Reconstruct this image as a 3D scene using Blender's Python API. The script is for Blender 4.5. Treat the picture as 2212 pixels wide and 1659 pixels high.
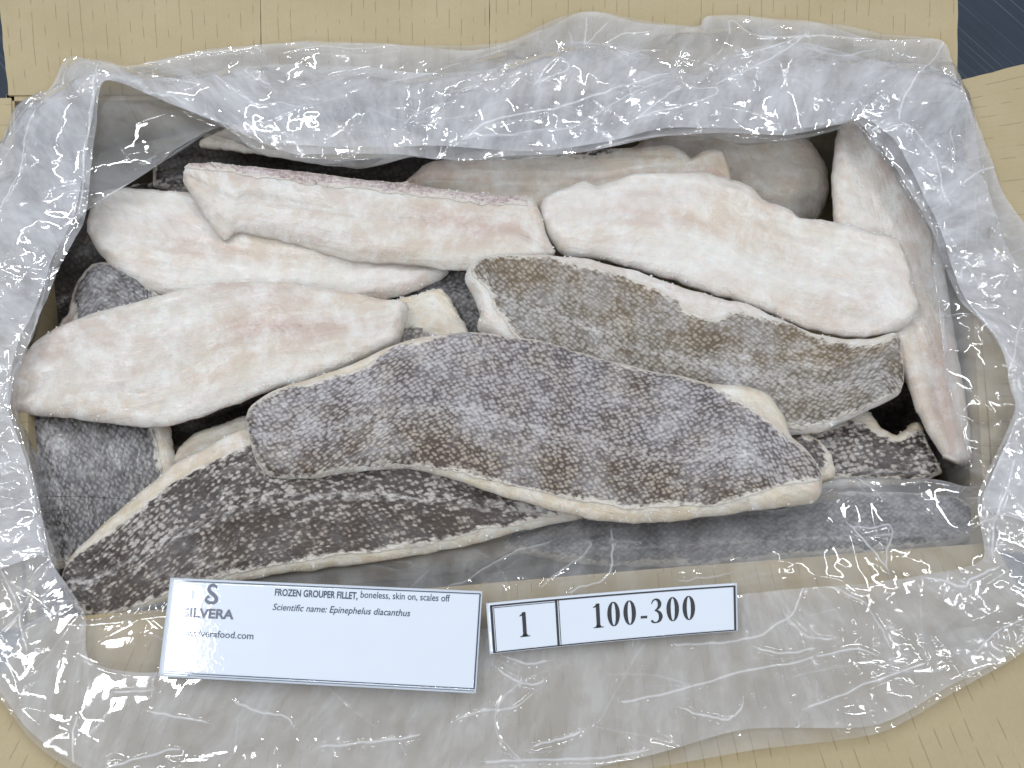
import bpy, math
import numpy as np
from mathutils import Vector

for o in list(bpy.data.objects):
    bpy.data.objects.remove(o, do_unlink=True)
scene = bpy.context.scene
COL = scene.collection
rng = np.random.default_rng(7)

# ------------------------------------------------------------------ camera
RIM = 0.150                      # height of the carton rim above the table
TILT = math.radians(20)
DIST = 0.70
HALF = 0.443                     # tan(half horizontal field of view)
CAM = np.array([0.0, -DIST * math.sin(TILT), RIM + DIST * math.cos(TILT)])
cam_data = bpy.data.cameras.new('camera')
cam_data.sensor_width = 36
cam_data.lens = 18 / HALF
cam_data.clip_start = 0.01
cam_data.clip_end = 50
cam = bpy.data.objects.new('camera', cam_data)
cam.location = CAM
cam.rotation_euler = (TILT, 0, 0)
COL.objects.link(cam)
scene.camera = cam

# ------------------------------------------------------------------ light: an indoor hall with fluorescent tubes
world = bpy.data.worlds.new('World')
scene.world = world
world.use_nodes = True
world.node_tree.nodes['Background'].inputs[0].default_value = (0.86, 0.92, 1.0, 1)
world.node_tree.nodes['Background'].inputs[1].default_value = 0.42


def tube(name, loc, target, length, width, power, color, roll=0.0):
    d = bpy.data.lights.new(name, 'AREA')
    d.shape = 'RECTANGLE'
    d.size = length
    d.size_y = width
    d.energy = power
    d.color = color
    o = bpy.data.objects.new(name, d)
    o.location = loc
    v = Vector(target) - Vector(loc)
    o.rotation_euler = v.to_track_quat('-Z', 'Y').to_euler()
    o.rotation_euler.rotate_axis('Z', roll)
    COL.objects.link(o)
    return o


COOL = (0.95, 0.98, 1.0)
tube('fluorescent_tube', (-0.70, 0.85, 1.75), (0, 0.05, .15), 1.3, 0.05, 10, COOL, 0.35)
tube('fluorescent_tube', (0.75, 0.60, 1.75), (0, 0.05, .15), 1.3, 0.05, 10, COOL, -0.2)
tube('fluorescent_tube', (0.05, -1.35, 1.75), (0, 0, .15), 1.3, 0.05, 8.5, COOL, 0.1)
tube('fluorescent_tube', (-1.5, -0.35, 1.6), (0, 0, .15), 1.3, 0.05, 5, COOL, 1.4)
tube('fluorescent_tube', (1.45, -0.30, 1.6), (0, 0, .15), 1.3, 0.05, 5, COOL, 1.7)
tube('fluorescent_tube', (-0.70, -0.03, 1.75), (-.64, -.03, .15), 0.36, 0.05, 5, COOL, 0.15)

vs = scene.view_settings
vs.view_transform = 'Standard'
vs.look = 'None'
vs.exposure = -0.02
vs.gamma = 1.0
vs.use_curve_mapping = False
scene.render.engine = 'CYCLES'
scene.cycles.transparent_max_bounces = 16
scene.cycles.max_bounces = 4
scene.cycles.diffuse_bounces = 3
scene.cycles.glossy_bounces = 2
scene.cycles.transmission_bounces = 3
scene.cycles.adaptive_threshold = 0.04
scene.cycles.use_denoising = True
scene.cycles.sample_clamp_indirect = 6


# ------------------------------------------------------------------ helpers
def ray(px, py):
    """direction through a point of the 2212 x 1659 sketch I measured the photograph in"""
    x = (np.asarray(px, float) - 1106) / 1106 * HALF
    y = -(np.asarray(py, float) - 829.5) / 1106 * HALF
    c, s = math.cos(TILT), math.sin(TILT)
    return np.stack([x, s + y * c, -c + y * s], -1)


def at(px, py, z):
    """world point at height z (metres) for a sketch point"""
    d = ray(px, py)
    t = (np.asarray(z, float) - CAM[2]) / d[..., 2]
    return CAM + d * t[..., None]


def link(name, verts, faces, mat, parent=None, smooth=True, uvs=None):
    me = bpy.data.meshes.new(name)
    if isinstance(faces, np.ndarray):
        V = np.ascontiguousarray(verts, np.float32)
        nf_ = len(faces)
        me.vertices.add(len(V)); me.vertices.foreach_set('co', V.ravel())
        me.loops.add(nf_ * 4); me.loops.foreach_set('vertex_index', np.ascontiguousarray(faces, np.int32).ravel())
        me.polygons.add(nf_); me.polygons.foreach_set('loop_start', np.arange(0, nf_ * 4, 4, dtype=np.int32))
        me.update(calc_edges=True)
        me.validate()
    else:
        me.from_pydata([tuple(v) for v in np.asarray(verts).tolist()], [], faces)
        me.update()
    if smooth:
        me.polygons.foreach_set('use_smooth', np.ones(len(me.polygons), bool))
    if uvs:
        li = np.empty(len(me.loops), dtype=np.int32)
        me.loops.foreach_get('vertex_index', li)
        for k, uv in uvs.items():
            l = me.uv_layers.new(name=k)
            l.data.foreach_set('uv', np.asarray(uv, np.float32)[li].ravel())
    if mat:
        me.materials.append(mat)
    o = bpy.data.objects.new(name, me)
    COL.objects.link(o)
    if parent:
        o.parent = parent
    return o


def tag(o, label=None, cat=None, group=None, kind=None):
    if label: o['label'] = label
    if cat: o['category'] = cat
    if group: o['group'] = group
    if kind: o['kind'] = kind
    return o


def empty(name, loc):
    o = bpy.data.objects.new(name, None)
    o.empty_display_size = 0.02
    o.location = loc
    COL.objects.link(o)
    return o


def grid_faces(n, m, close=False, flip=False):
    i = np.arange(n if close else n - 1)[:, None]
    j = np.arange(m - 1)[None, :]
    i2 = (i + 1) % n
    f = np.stack([i * m + j, i2 * m + j, i2 * m + j + 1, i * m + j + 1], -1).reshape(-1, 4)
    return f[:, ::-1] if flip else f


_perm = rng.permutation(512)
_gr = rng.uniform(0, 2 * np.pi, 512)


def noise2(x, y, seed=0):
    x = np.asarray(x, float) + 100.3 + seed * 17.17
    y = np.asarray(y, float) + 100.7 + seed * 9.31
    xi, yi = np.floor(x).astype(int), np.floor(y).astype(int)
    fx, fy = x - xi, y - yi

    def g(ix, iy, dx, dy):
        a = _gr[(_perm[ix % 512] + iy * 7 + seed * 31) % 512]
        return np.cos(a) * dx + np.sin(a) * dy
    u = fx * fx * fx * (fx * (fx * 6 - 15) + 10)
    v = fy * fy * fy * (fy * (fy * 6 - 15) + 10)
    n0 = g(xi, yi, fx, fy) * (1 - u) + g(xi + 1, yi, fx - 1, fy) * u
    n1 = g(xi, yi + 1, fx, fy - 1) * (1 - u) + g(xi + 1, yi + 1, fx - 1, fy - 1) * u
    return (n0 * (1 - v) + n1 * v) * 1.5


def fbm(x, y, oct=4, seed=0):
    r = 0
    a = 1.0
    for k in range(oct):
        r = r + a * noise2(x * 2 ** k, y * 2 ** k, seed + k)
        a *= 0.5
    return r


def crom(pts, n, closed=False, arc=True):
    """smooth curve through pts, n samples"""
    P = np.asarray(pts, float)
    k = len(P)
    if closed:
        Q = np.vstack([P[-1:], P, P[:2]])
        segs = k
    else:
        Q = np.vstack([2 * P[0] - P[1], P, 2 * P[-1] - P[-2]])
        segs = k - 1
    sub = 24
    out = []
    for i in range(segs):
        p0, p1, p2, p3 = Q[i], Q[i + 1], Q[i + 2], Q[i + 3]
        d = max(np.linalg.norm(p2[:2] - p1[:2]), 1e-9)
        m1 = (p2 - p0) * (d / max(np.linalg.norm((p2 - p0)[:2]), d * .6)) * 0.75
        m2 = (p3 - p1) * (d / max(np.linalg.norm((p3 - p1)[:2]), d * .6)) * 0.75
        t = np.linspace(0, 1, sub, endpoint=False)[:, None]
        out.append((2 * t**3 - 3 * t**2 + 1) * p1 + (t**3 - 2 * t**2 + t) * m1 + (-2 * t**3 + 3 * t**2) * p2 + (t**3 - t**2) * m2)
    C = np.vstack(out + [Q[segs + 1][None]])
    if not arc:
        return C
    L = np.concatenate([[0], np.cumsum(np.linalg.norm(np.diff(C, axis=0), axis=1))])
    s = np.linspace(0, L[-1], n)
    return np.stack([np.interp(s, L, C[:, k]) for k in range(C.shape[1])], -1)


def resample(C, n):
    C = np.asarray(C, float)
    L = np.concatenate([[0], np.cumsum(np.linalg.norm(np.diff(C, axis=0), axis=1))])
    s = np.linspace(0, L[-1], n)
    return np.stack([np.interp(s, L, C[:, k]) for k in range(C.shape[1])], -1)


# ------------------------------------------------------------------ materials
def new_mat(name):
    m = bpy.data.materials.new(name)
    m.use_nodes = True
    nt = m.node_tree
    nt.nodes.clear()
    return m, nt


class N:
    """tiny node builder"""
    def __init__(self, nt):
        self.nt = nt

    def n(self, typ, **kw):
        nd = self.nt.nodes.new(typ)
        for k, v in kw.items():
            setattr(nd, k, v)
        return nd

    def set(self, sock, v):
        if isinstance(v, bpy.types.NodeSocket):
            self.nt.links.new(v, sock)
        elif v is not None:
            if isinstance(v, (tuple, list)) and len(v) == 3 and sock.type == 'RGBA':
                v = (*v, 1)
            sock.default_value = v

    def uv(self, name):
        return self.n('ShaderNodeUVMap', uv_map=name).outputs[0]

    def mapping(self, vec, scale=(1, 1, 1), loc=(0, 0, 0), rot=(0, 0, 0)):
        nd = self.n('ShaderNodeMapping')
        self.set(nd.inputs[0], vec)
        nd.inputs[1].default_value = loc
        nd.inputs[2].default_value = rot
        nd.inputs[3].default_value = scale
        return nd.outputs[0]

    def noise(self, vec, scale, detail=4, rough=0.55, dist=0.0, color=False):
        nd = self.n('ShaderNodeTexNoise')
        self.set(nd.inputs['Vector'], vec)
        nd.inputs['Scale'].default_value = scale
        nd.inputs['Detail'].default_value = detail
        nd.inputs['Roughness'].default_value = rough
        nd.inputs['Distortion'].default_value = dist
        return nd.outputs['Color' if color else 'Fac']

    def voro(self, vec, scale, feature='F1', rand=1.0, out='Distance'):
        nd = self.n('ShaderNodeTexVoronoi', feature=feature)
        self.set(nd.inputs['Vector'], vec)
        nd.inputs['Scale'].default_value = scale
        nd.inputs['Randomness'].default_value = rand
        return nd.outputs[out]

    def ramp(self, fac, stops, interp='LINEAR'):
        nd = self.n('ShaderNodeValToRGB')
        cr = nd.color_ramp
        cr.interpolation = interp
        while len(cr.elements) < len(stops):
            cr.elements.new(0.5)
        for e, (p, c) in zip(cr.elements, stops):
            e.position = p
            e.color = (c, c, c, 1) if isinstance(c, (int, float)) else (*c, 1)
        self.set(nd.inputs[0], fac)
        return nd.outputs[0]

    def math(self, op, a, b=None, clamp=False):
        nd = self.n('ShaderNodeMath', operation=op, use_clamp=clamp)
        self.set(nd.inputs[0], a)
        if b is not None:
            self.set(nd.inputs[1], b)
        return nd.outputs[0]

    def mix(self, fac, a, b, blend='MIX'):
        nd = self.n('ShaderNodeMix', data_type='RGBA', blend_type=blend)
        self.set(nd.inputs[0], fac)
        self.set(nd.inputs[6], a)
        self.set(nd.inputs[7], b)
        return nd.outputs[2]

    def sep(self, v):
        return self.n('ShaderNodeSeparateXYZ'), v

    def xyz(self, v):
        nd = self.n('ShaderNodeSeparateXYZ')
        self.set(nd.inputs[0], v)
        return nd.outputs

    def bump(self, h, strength, dist, normal=None):
        nd = self.n('ShaderNodeBump')
        nd.inputs['Strength'].default_value = strength
        nd.inputs['Distance'].default_value = dist
        self.set(nd.inputs['Height'], h)
        if normal is not None:
            self.set(nd.inputs['Normal'], normal)
        return nd.outputs[0]

    def principled(self, **kw):
        nd = self.n('ShaderNodeBsdfPrincipled')
        for k, v in kw.items():
            self.set(nd.inputs[k.replace('_', ' ')], v)
        out = self.n('ShaderNodeOutputMaterial')
        self.nt.links.new(nd.outputs[0], out.inputs[0])
        return nd


def flesh_material(name, off, pink=0.5, yellow=0.3, base=(0.65, 0.612, 0.565)):
    m, nt = new_mat(name)
    b = N(nt)
    raw = b.uv('metric')
    uv = b.mapping(raw, loc=(off, off * .7, 0))
    _, ny, _z = b.xyz(b.uv('norm'))
    long = b.mapping(uv, scale=(0.22, 1, 1))
    wob = b.noise(long, 40, 3, .5)
    p = b.ramp(b.noise(long, 42, 4, .6, .6), [(.42, 0.0), (.66, 1.0)])
    y = b.ramp(b.noise(b.mapping(long, loc=(.7, .3, 0)), 34, 3, .5, .4), [(.45, 0.0), (.68, 1.0)])
    c = b.mix(b.math('MULTIPLY', p, pink), base, (0.53, 0.385, 0.345))
    c = b.mix(b.math('MULTIPLY', y, yellow), c, (0.57, 0.455, 0.29))
    # the darker seam between the loin halves
    seam = b.math('ABSOLUTE', b.math('SUBTRACT', b.math('ADD', ny, b.math('MULTIPLY', b.math('SUBTRACT', wob, .5), .35)), .54))
    seam = b.math('MULTIPLY', b.ramp(seam, [(0.0, 1.0), (0.085, 0.0)]), b.ramp(p, [(0, .25), (1, .8)]))
    c = b.mix(b.math('MULTIPLY', seam, .6), c, (0.52, 0.37, 0.31))
    fibre = b.noise(b.mapping(uv, scale=(0.10, 1, 1), rot=(0, 0, .12)), 420, 3, .65, .3)
    c = b.mix(b.ramp(fibre, [(.36, .11), (.6, 0)]), c, (0.47, 0.385, 0.33))
    ux, uy, _q = b.xyz(raw)
    band = b.math('ADD', b.math('MULTIPLY', b.math('ADD', ux, b.math('MULTIPLY', b.math('ABSOLUTE', uy), .9)), 640), b.math('MULTIPLY', b.noise(uv, 45, 2, .5), 9))
    band = b.ramp(b.math('ADD', b.math('MULTIPLY', b.math('SINE', band), .5), .5), [(.0, 1), (.45, 0)])
    c = b.mix(b.math('MULTIPLY', band, .08), c, (0.46, 0.36, 0.30))
    fr = b.noise(uv, 52, 6, .74)
    frost = b.ramp(fr, [(.45, 0.0), (.64, 1.0)])
    c = b.mix(b.math('MULTIPLY', frost, 0.70), c, (0.78, 0.775, 0.765))
    grain = b.noise(uv, 900, 3, .75)
    h = b.math('ADD', b.math('MULTIPLY', fibre, 1.5), b.math('MULTIPLY', grain, 1.3))
    h = b.math('SUBTRACT', b.math('ADD', h, b.math('MULTIPLY', fr, 2.5)), b.math('MULTIPLY', band, .35))
    n1 = b.bump(h, .7, 0.0008)
    b.principled(Base_Color=c, Roughness=b.ramp(frost, [(0, .40), (1, .68)]), Normal=n1,
                 Specular_IOR_Level=0.45, Coat_Weight=b.ramp(grain, [(.48, 0.04), (.64, .5)]), Coat_Roughness=0.17,
                 Subsurface_Weight=0.35, Subsurface_Radius=(0.008, 0.0045, 0.003), Subsurface_Scale=1.0)
    return m


def skin_material(name, off, dark, mid, light, frost_amt=0.5, cover=0.5, scale=480, brown=(0.10, 0.07, 0.045), brown_amt=0.5,
                  back=1, rot=0.3, line=0.7, fleck_scale=330, wp=.5, wf=.9, wb=.5, wid=.22):
    """grouper skin: soft scale pockets, pale flecks, darker towards the back, frosted"""
    m, nt = new_mat(name)
    b = N(nt)
    uv = b.mapping(b.uv('metric'), loc=(off, off * .6, 0))
    x, yv, _ = b.xyz(b.uv('norm'))
    warp = b.n('ShaderNodeVectorMath', operation='MULTIPLY_ADD')
    b.set(warp.inputs[0], b.noise(uv, 130, 2, .6, 0, True))
    warp.inputs[1].default_value = (0.003, 0.003, 0)
    b.set(warp.inputs[2], uv)
    sc = b.mapping(warp.outputs[0], scale=(0.80, 1.10, 1), rot=(0, 0, rot))
    cell = b.voro(sc, scale, 'F1', 0.5)
    pocket = b.ramp(cell, [(0.25, 1.0), (0.62, 0.0)])
    fl = b.noise(b.mapping(uv, scale=(.55, 1, 1), rot=(0, 0, rot)), fleck_scale, 4, .68)
    patch = b.noise(uv, 40, 5, .62, .4)
    back_f = b.ramp(yv if back > 0 else b.math('SUBTRACT', 1.0, yv), [(line - .08, 0.0), (line + .10, 1.0)])
    pale = b.math('ADD', b.math('MULTIPLY', b.math('SUBTRACT', pocket, .5), wp), b.math('MULTIPLY', b.math('SUBTRACT', fl, .5), wf * 2))
    pale = b.math('ADD', pale, b.math('MULTIPLY', b.math('SUBTRACT', patch, .5), wb * 2))
    pale = b.math('SUBTRACT', pale, b.math('MULTIPLY', back_f, .16))
    sel = b.ramp(b.math('ADD', pale, .5), [(cover - wid, 0.0), (cover + wid, 1.0)])
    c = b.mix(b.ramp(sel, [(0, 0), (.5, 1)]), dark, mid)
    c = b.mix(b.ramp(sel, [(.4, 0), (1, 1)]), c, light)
    br = b.ramp(b.noise(b.mapping(uv, loc=(.2, .6, 0)), 34, 4, .6), [(.42, 0.0), (.66, 1.0)])
    brf = b.math('MULTIPLY', b.math('ADD', b.math('MULTIPLY', br, .5), b.math('MULTIPLY', back_f, .6), True), brown_amt)
    c = b.mix(brf, c, b.mix(sel, brown, (0.36, 0.31, 0.25)))
    ll = b.math('ABSOLUTE', b.math('SUBTRACT', b.math('ADD', yv, b.math('MULTIPLY', b.math('SUBTRACT', patch, .5), .16)), line - .08 if back > 0 else 1.08 - line))
    llf = b.math('MULTIPLY', b.ramp(ll, [(0.0, 1.0), (0.04, 0.0)]), b.ramp(fl, [(.42, 0), (.6, .8)]))
    c = b.mix(llf, c, (0.50, 0.47, 0.46))
    fr = b.ramp(b.noise(b.mapping(uv, loc=(.9, .1, 0)), 24, 7, .75), [(.47, 0.0), (.70, 1.0)])
    frc = b.math('MULTIPLY', b.math('MULTIPLY', fr, b.ramp(fl, [(.3, .3), (.65, 1)])), frost_amt)
    c = b.mix(frc, c, (0.66, 0.66, 0.71))
    ed = b.xyz(b.uv('edge'))[0]
    edn = b.math('SUBTRACT', b.math('ADD', b.math('MULTIPLY', ed, 0.16), b.math('MULTIPLY', b.math('SUBTRACT', fl, .5), -1.7)), b.math('MULTIPLY', b.math('SUBTRACT', patch, .5), 1.3))
    c = b.mix(b.ramp(edn, [(.10, .92), (.42, 0)]), c, (0.60, 0.555, 0.50))
    h = b.math('ADD', b.math('MULTIPLY', pocket, 1.1), b.math('MULTIPLY', fl, 1.6))
    n1 = b.bump(h, .55, 0.0006)
    b.principled(Base_Color=c, Roughness=b.ramp(fl, [(.3, .42), (.7, .7)]), Normal=n1, Specular_IOR_Level=0.55,
                 Coat_Weight=b.math('MULTIPLY', b.ramp(patch, [(.42, 0), (.6, 1)]), .30), Coat_Roughness=0.16)
    return m


def cardboard_material(name):
    m, nt = new_mat(name)
    b = N(nt)
    uv = b.uv('metric')
    x, y, _ = b.xyz(uv)
    pitch = 0.0080
    wob = b.math('MULTIPLY', b.math('SUBTRACT', b.noise(uv, 14, 2), .5), 0.004)
    xs = b.math('DIVIDE', b.math('ADD', x, wob), pitch)
    fr = b.math('ABSOLUTE', b.math('SUBTRACT', b.math('FRACT', xs), .5))          # 0 at the line
    row = b.math('FLOOR', xs)
    comb = b.n('ShaderNodeCombineXYZ')
    b.set(comb.inputs[0], b.math('MULTIPLY', row, 3.7))
    b.set(comb.inputs[1], b.math('MULTIPLY', y, 60))
    dash = b.ramp(b.noise(comb.outputs[0], 1.0, 1, .4), [(.50, 0.0), (.56, 1.0)])
    linew = b.ramp(fr, [(0.012, 1.0), (0.05, 0.0)])
    mark = b.math('MULTIPLY', linew, b.math('ADD', b.math('MULTIPLY', dash, .50), .03))
    blot = b.noise(uv, 16, 5, .6)
    fib = b.noise(b.mapping(uv, scale=(1, .35, 1)), 900, 3, .7)
    c = b.mix(b.ramp(blot, [(.35, 0), (.65, 1)]), (0.445, 0.37, 0.24), (0.40, 0.33, 0.205))
    c = b.mix(b.ramp(fib, [(.3, .4), (.7, 0)]), c, (0.36, 0.285, 0.16))
    st = b.ramp(b.noise(b.mapping(uv, loc=(3, 1, 0)), 7, 5, .65), [(.50, 0), (.68, .45)])
    c = b.mix(st, c, (0.36, 0.30, 0.19))
    c = b.mix(mark, c, (0.17, 0.115, 0.05))
    wave = b.ramp(fr, [(0, 0), (.5, 1)])
    n = b.bump(b.math('SUBTRACT', wave, b.math('MULTIPLY', linew, .6)), .12, 0.0012)
    n = b.bump(fib, .25, 0.0003, n)
    b.principled(Base_Color=c, Roughness=0.85, Normal=n, Specular_IOR_Level=0.25)
    return m


def plastic_material(name, lo, hi):
    m, nt = new_mat(name)
    b = N(nt)
    uv = b.uv('metric')
    cx, cs_, _ = b.xyz(b.uv('crease'))
    ridge = b.math('MULTIPLY', b.math('EXPONENT', b.math('MULTIPLY', b.math('MULTIPLY', cx, cx), -0.55)), b.math('MULTIPLY', cs_, 0.0015))
    hh = b.math('ADD', ridge, b.math('MULTIPLY', b.noise(b.mapping(uv, scale=(1, .22, 1), rot=(0, 0, .35)), 130, 2, .6), 0.00007))
    n1 = b.bump(hh, 1.0, 1.0)
    tr = b.n('ShaderNodeBsdfTransparent'); tr.inputs[0].default_value = (0.985, 0.988, 0.995, 1)
    df = b.n('ShaderNodeBsdfDiffuse'); df.inputs[0].default_value = (0.94, 0.95, 1.0, 1)
    tl = b.n('ShaderNodeBsdfTranslucent'); tl.inputs[0].default_value = (0.94, 0.95, 1.0, 1)
    geo = b.n('ShaderNodeNewGeometry').outputs['Normal']
    vm = b.n('ShaderNodeMix', data_type='VECTOR'); vm.inputs[0].default_value = .40
    nt.links.new(geo, vm.inputs[4]); vm.inputs[5].default_value = (0, 0, 1)
    b.set(df.inputs['Normal'], vm.outputs[1]); b.set(tl.inputs['Normal'], vm.outputs[1])
    hz = b.n('ShaderNodeMixShader'); hz.inputs[0].default_value = .26
    nt.links.new(df.outputs[0], hz.inputs[1]); nt.links.new(tl.outputs[0], hz.inputs[2])
    body = b.n('ShaderNodeMixShader')
    white = b.math('MULTIPLY', b.math('EXPONENT', b.math('MULTIPLY', b.math('MULTIPLY', cx, cx), -3.0)), b.math('MULTIPLY', cs_, .38))
    b.set(body.inputs[0], b.math('ADD', b.ramp(b.noise(b.mapping(uv, scale=(1, .5, 1)), 48, 3, .65), [(.36, lo), (.64, hi)]), white))
    nt.links.new(tr.outputs[0], body.inputs[1]); nt.links.new(hz.outputs[0], body.inputs[2])
    gl = b.n('ShaderNodeBsdfGlossy'); gl.inputs['Color'].default_value = (1, 1, 1, 1); gl.inputs['Roughness'].default_value = 0.03
    b.set(gl.inputs['Normal'], n1)
    fz = b.n('ShaderNodeFresnel'); fz.inputs['IOR'].default_value = 1.52
    mx = b.n('ShaderNodeMixShader')
    b.set(mx.inputs[0], b.math('MINIMUM', b.math('MULTIPLY', fz.outputs[0], 1.5), 0.6))
    nt.links.new(body.outputs[0], mx.inputs[1]); nt.links.new(gl.outputs[0], mx.inputs[2])
    out = b.n('ShaderNodeOutputMaterial')
    nt.links.new(mx.outputs[0], out.inputs[0])
    return m


def steel_material(name):
    m, nt = new_mat(name)
    b = N(nt)
    g = b.n('ShaderNodeTexCoord').outputs['Object']
    r = b.mapping(g, rot=(0, 0, .9))
    brush = b.noise(b.mapping(r, scale=(1, 60, 1)), 6, 5, .7)
    scr = b.ramp(b.noise(b.mapping(r, scale=(.6, 110, 1), loc=(.2, .4, 0)), 5, 3, .5), [(.60, 0), (.66, 1)])
    c = b.mix(brush, (0.020, 0.030, 0.046), (0.042, 0.060, 0.086))
    c = b.mix(b.math('MULTIPLY', scr, .35), c, (0.22, 0.27, 0.33))
    b.principled(Base_Color=c, Roughness=0.42, Metallic=0.35, Normal=b.bump(brush, .15, .0004))
    return m


def paper_material(name):
    m, nt = new_mat(name)
    b = N(nt)
    uv = b.uv('metric')
    n = b.bump(b.noise(uv, 170, 4, .6), .10, 0.0010)
    c = b.mix(b.noise(uv, 40, 3), (0.62, 0.675, 0.765), (0.65, 0.705, 0.79))
    p = b.principled(Base_Color=c, Roughness=0.45, Specular_IOR_Level=0.4, Coat_Weight=1.0, Coat_Roughness=0.045)
    b.set(p.inputs['Coat Normal'], n)
    return m


def ink_material(name, col):
    m, nt = new_mat(name)
    b = N(nt)
    uv = b.n('ShaderNodeTexCoord').outputs['Object']
    c = b.mix(b.noise(uv, 900, 2), col, tuple(min(1, v * 1.5 + .01) for v in col))
    b.principled(Base_Color=c, Roughness=0.4, Coat_Weight=0.6, Coat_Roughness=0.06)
    return m


M_CARD = cardboard_material('cardboard')
M_BAG = plastic_material('clear_polyethylene', .10, .22)
M_PLY = plastic_material('cloudy_polyethylene', .17, .36)
M_GUS = plastic_material('doubled_polyethylene', .22, .52)
M_STEEL = steel_material('steel')
M_PAPER = paper_material('laminated_paper')
M_INK = ink_material('black_ink', (0.012, 0.013, 0.018))
M_NAVY = ink_material('dark_blue_ink', (0.022, 0.040, 0.075))
M_LOGO = ink_material('grey_blue_ink', (0.075, 0.085, 0.13))
FLESH = [flesh_material('fillet_flesh', 0.0, .60, .35), flesh_material('fillet_flesh_warm', 1.7, .70, .55, (0.65, 0.58, 0.50)),
         flesh_material('fillet_flesh_white', 3.1, .42, .35, (0.70, 0.672, 0.632)), flesh_material('fillet_flesh_rim', 5.3, .3, .5, (0.66, 0.605, 0.505))]
SK_GREY = skin_material('skin_lavender_grey', 0.0, (0.070, 0.055, 0.055), (0.210, 0.190, 0.196), (0.355, 0.337, 0.353), .60, .42, 410, (0.060, 0.036, 0.025), 1.25, 1, .60, .64, 480, .85, .6, .40, .44)
SK_DARK = skin_material('skin_dark_speckled', 2.3, (0.024, 0.015, 0.013), (0.080, 0.058, 0.049), (0.37, 0.34, 0.322), .18, .52, 340, (0.058, 0.038, 0.026), .65, 1, .45, .62, 300, .45, 1.15, .5, .27)
SK_OLIVE = skin_material('skin_olive_brown', 4.9, (0.078, 0.061, 0.046), (0.205, 0.182, 0.155), (0.345, 0.325, 0.308), .62, .44, 420, (0.120, 0.080, 0.038), .95, -1, -.5, .54, 470, .7, .6, .5, .46)
SK_SLATE = skin_material('skin_slate', 7.7, (0.045, 0.041, 0.041), (0.125, 0.119, 0.124), (0.265, 0.255, 0.26), .45, .48, 395, (0.07, 0.055, 0.045), .5, 1, .8, .8, 380, .5, .8, .42, .40)
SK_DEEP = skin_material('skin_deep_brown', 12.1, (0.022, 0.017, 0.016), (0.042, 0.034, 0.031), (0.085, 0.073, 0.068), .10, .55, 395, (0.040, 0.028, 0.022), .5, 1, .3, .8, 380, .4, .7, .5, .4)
MAUVE_STRIP = skin_material('strip_mauve_frosted', 9.9, (0.22, 0.165, 0.165), (0.42, 0.33, 0.325), (0.66, 0.60, 0.58), .70, .45, 700, (0.36, 0.25, 0.22), .4, 1, .1, .95, 500, .2, .8, .5, .4)  # darker frosted mauve strip along the upper edge of the long pinkish fillet

# ------------------------------------------------------------------ the table under the carton
v = [(-3, -3, 0), (3, -3, 0), (3, 3, 0), (-3, 3, 0)]
tag(link('table_surface', v, [(0, 1, 2, 3)], M_STEEL, smooth=False), kind='structure')

# ------------------------------------------------------------------ the carton
rimBL, rimTL, rimTR, rimBR = [at(*p, RIM) for p in ((60, 1358), (14, 205), (2092, 186), (2150, 1190))]
carton = empty('cardboard_carton', tuple(((rimBL + rimTR) / 2 * [1, 1, 0])))
tag(carton, 'open tan corrugated cardboard carton with its flaps folded outwards', 'carton')
CC = np.array(carton.location)
TH = 0.005


def slab(name, quad, n_up, thick, nu, nv, hinge_uv, parent, wav=0.0012, seed=0, rag=0.0):
    """a board with real thickness: quad corners a,b (hinge) c,d (far), subdivided, slightly uneven"""
    a, bb, c, d = [np.asarray(q, float) for q in quad]
    u = np.linspace(0, 1, nu)[:, None, None]
    w = np.linspace(0, 1, nv)[None, :, None]
    P = (a * (1 - u) + bb * u) * (1 - w) + (d * (1 - u) + c * u) * w
    L1 = np.linalg.norm(bb - a); L2 = np.linalg.norm(d - a)
    n_up = np.asarray(n_up, float)
    P = P + n_up * (noise2(u[..., 0] * L1 * 9 + w[..., 0] * 0, w[..., 0] * L2 * 9 + u[..., 0] * 0, seed)[..., None] * wav)
    if rag:
        side = (bb - a) / L1
        e0 = noise2(np.full((1, nv), .3 + seed), w[..., 0] * L2 * 60, seed)[..., None] * rag
        P[:1] += side * e0
        P[-1:] += side * e0[:, ::-1]
    top = P.reshape(-1, 3)
    bot = top - n_up * thick
    uvm = np.stack([np.broadcast_to(u[..., 0] * L1, (nu, nv)), np.broadcast_to(w[..., 0] * L2, (nu, nv))], -1).reshape(-1, 2) + hinge_uv
    N_ = nu * nv
    f = grid_faces(nu, nv, flip=False).tolist()
    f += [[q + N_ for q in ff[::-1]] for ff in grid_faces(nu, nv).tolist()]
    ring = [i * nv for i in range(nu)] + [(nu - 1) * nv + j for j in range(1, nv)] + [i * nv + nv - 1 for i in range(nu - 2, -1, -1)] + [j for j in range(nv - 2, 0, -1)]
    for k in range(len(ring)):
        p, q = ring[k], ring[(k + 1) % len(ring)]
        f.append([q, p, p + N_, q + N_])
    o = link(name, np.vstack([top, bot]) - CC, f, M_CARD, parent, smooth=False, uvs={'metric': np.vstack([uvm, uvm])})
    return o


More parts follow.
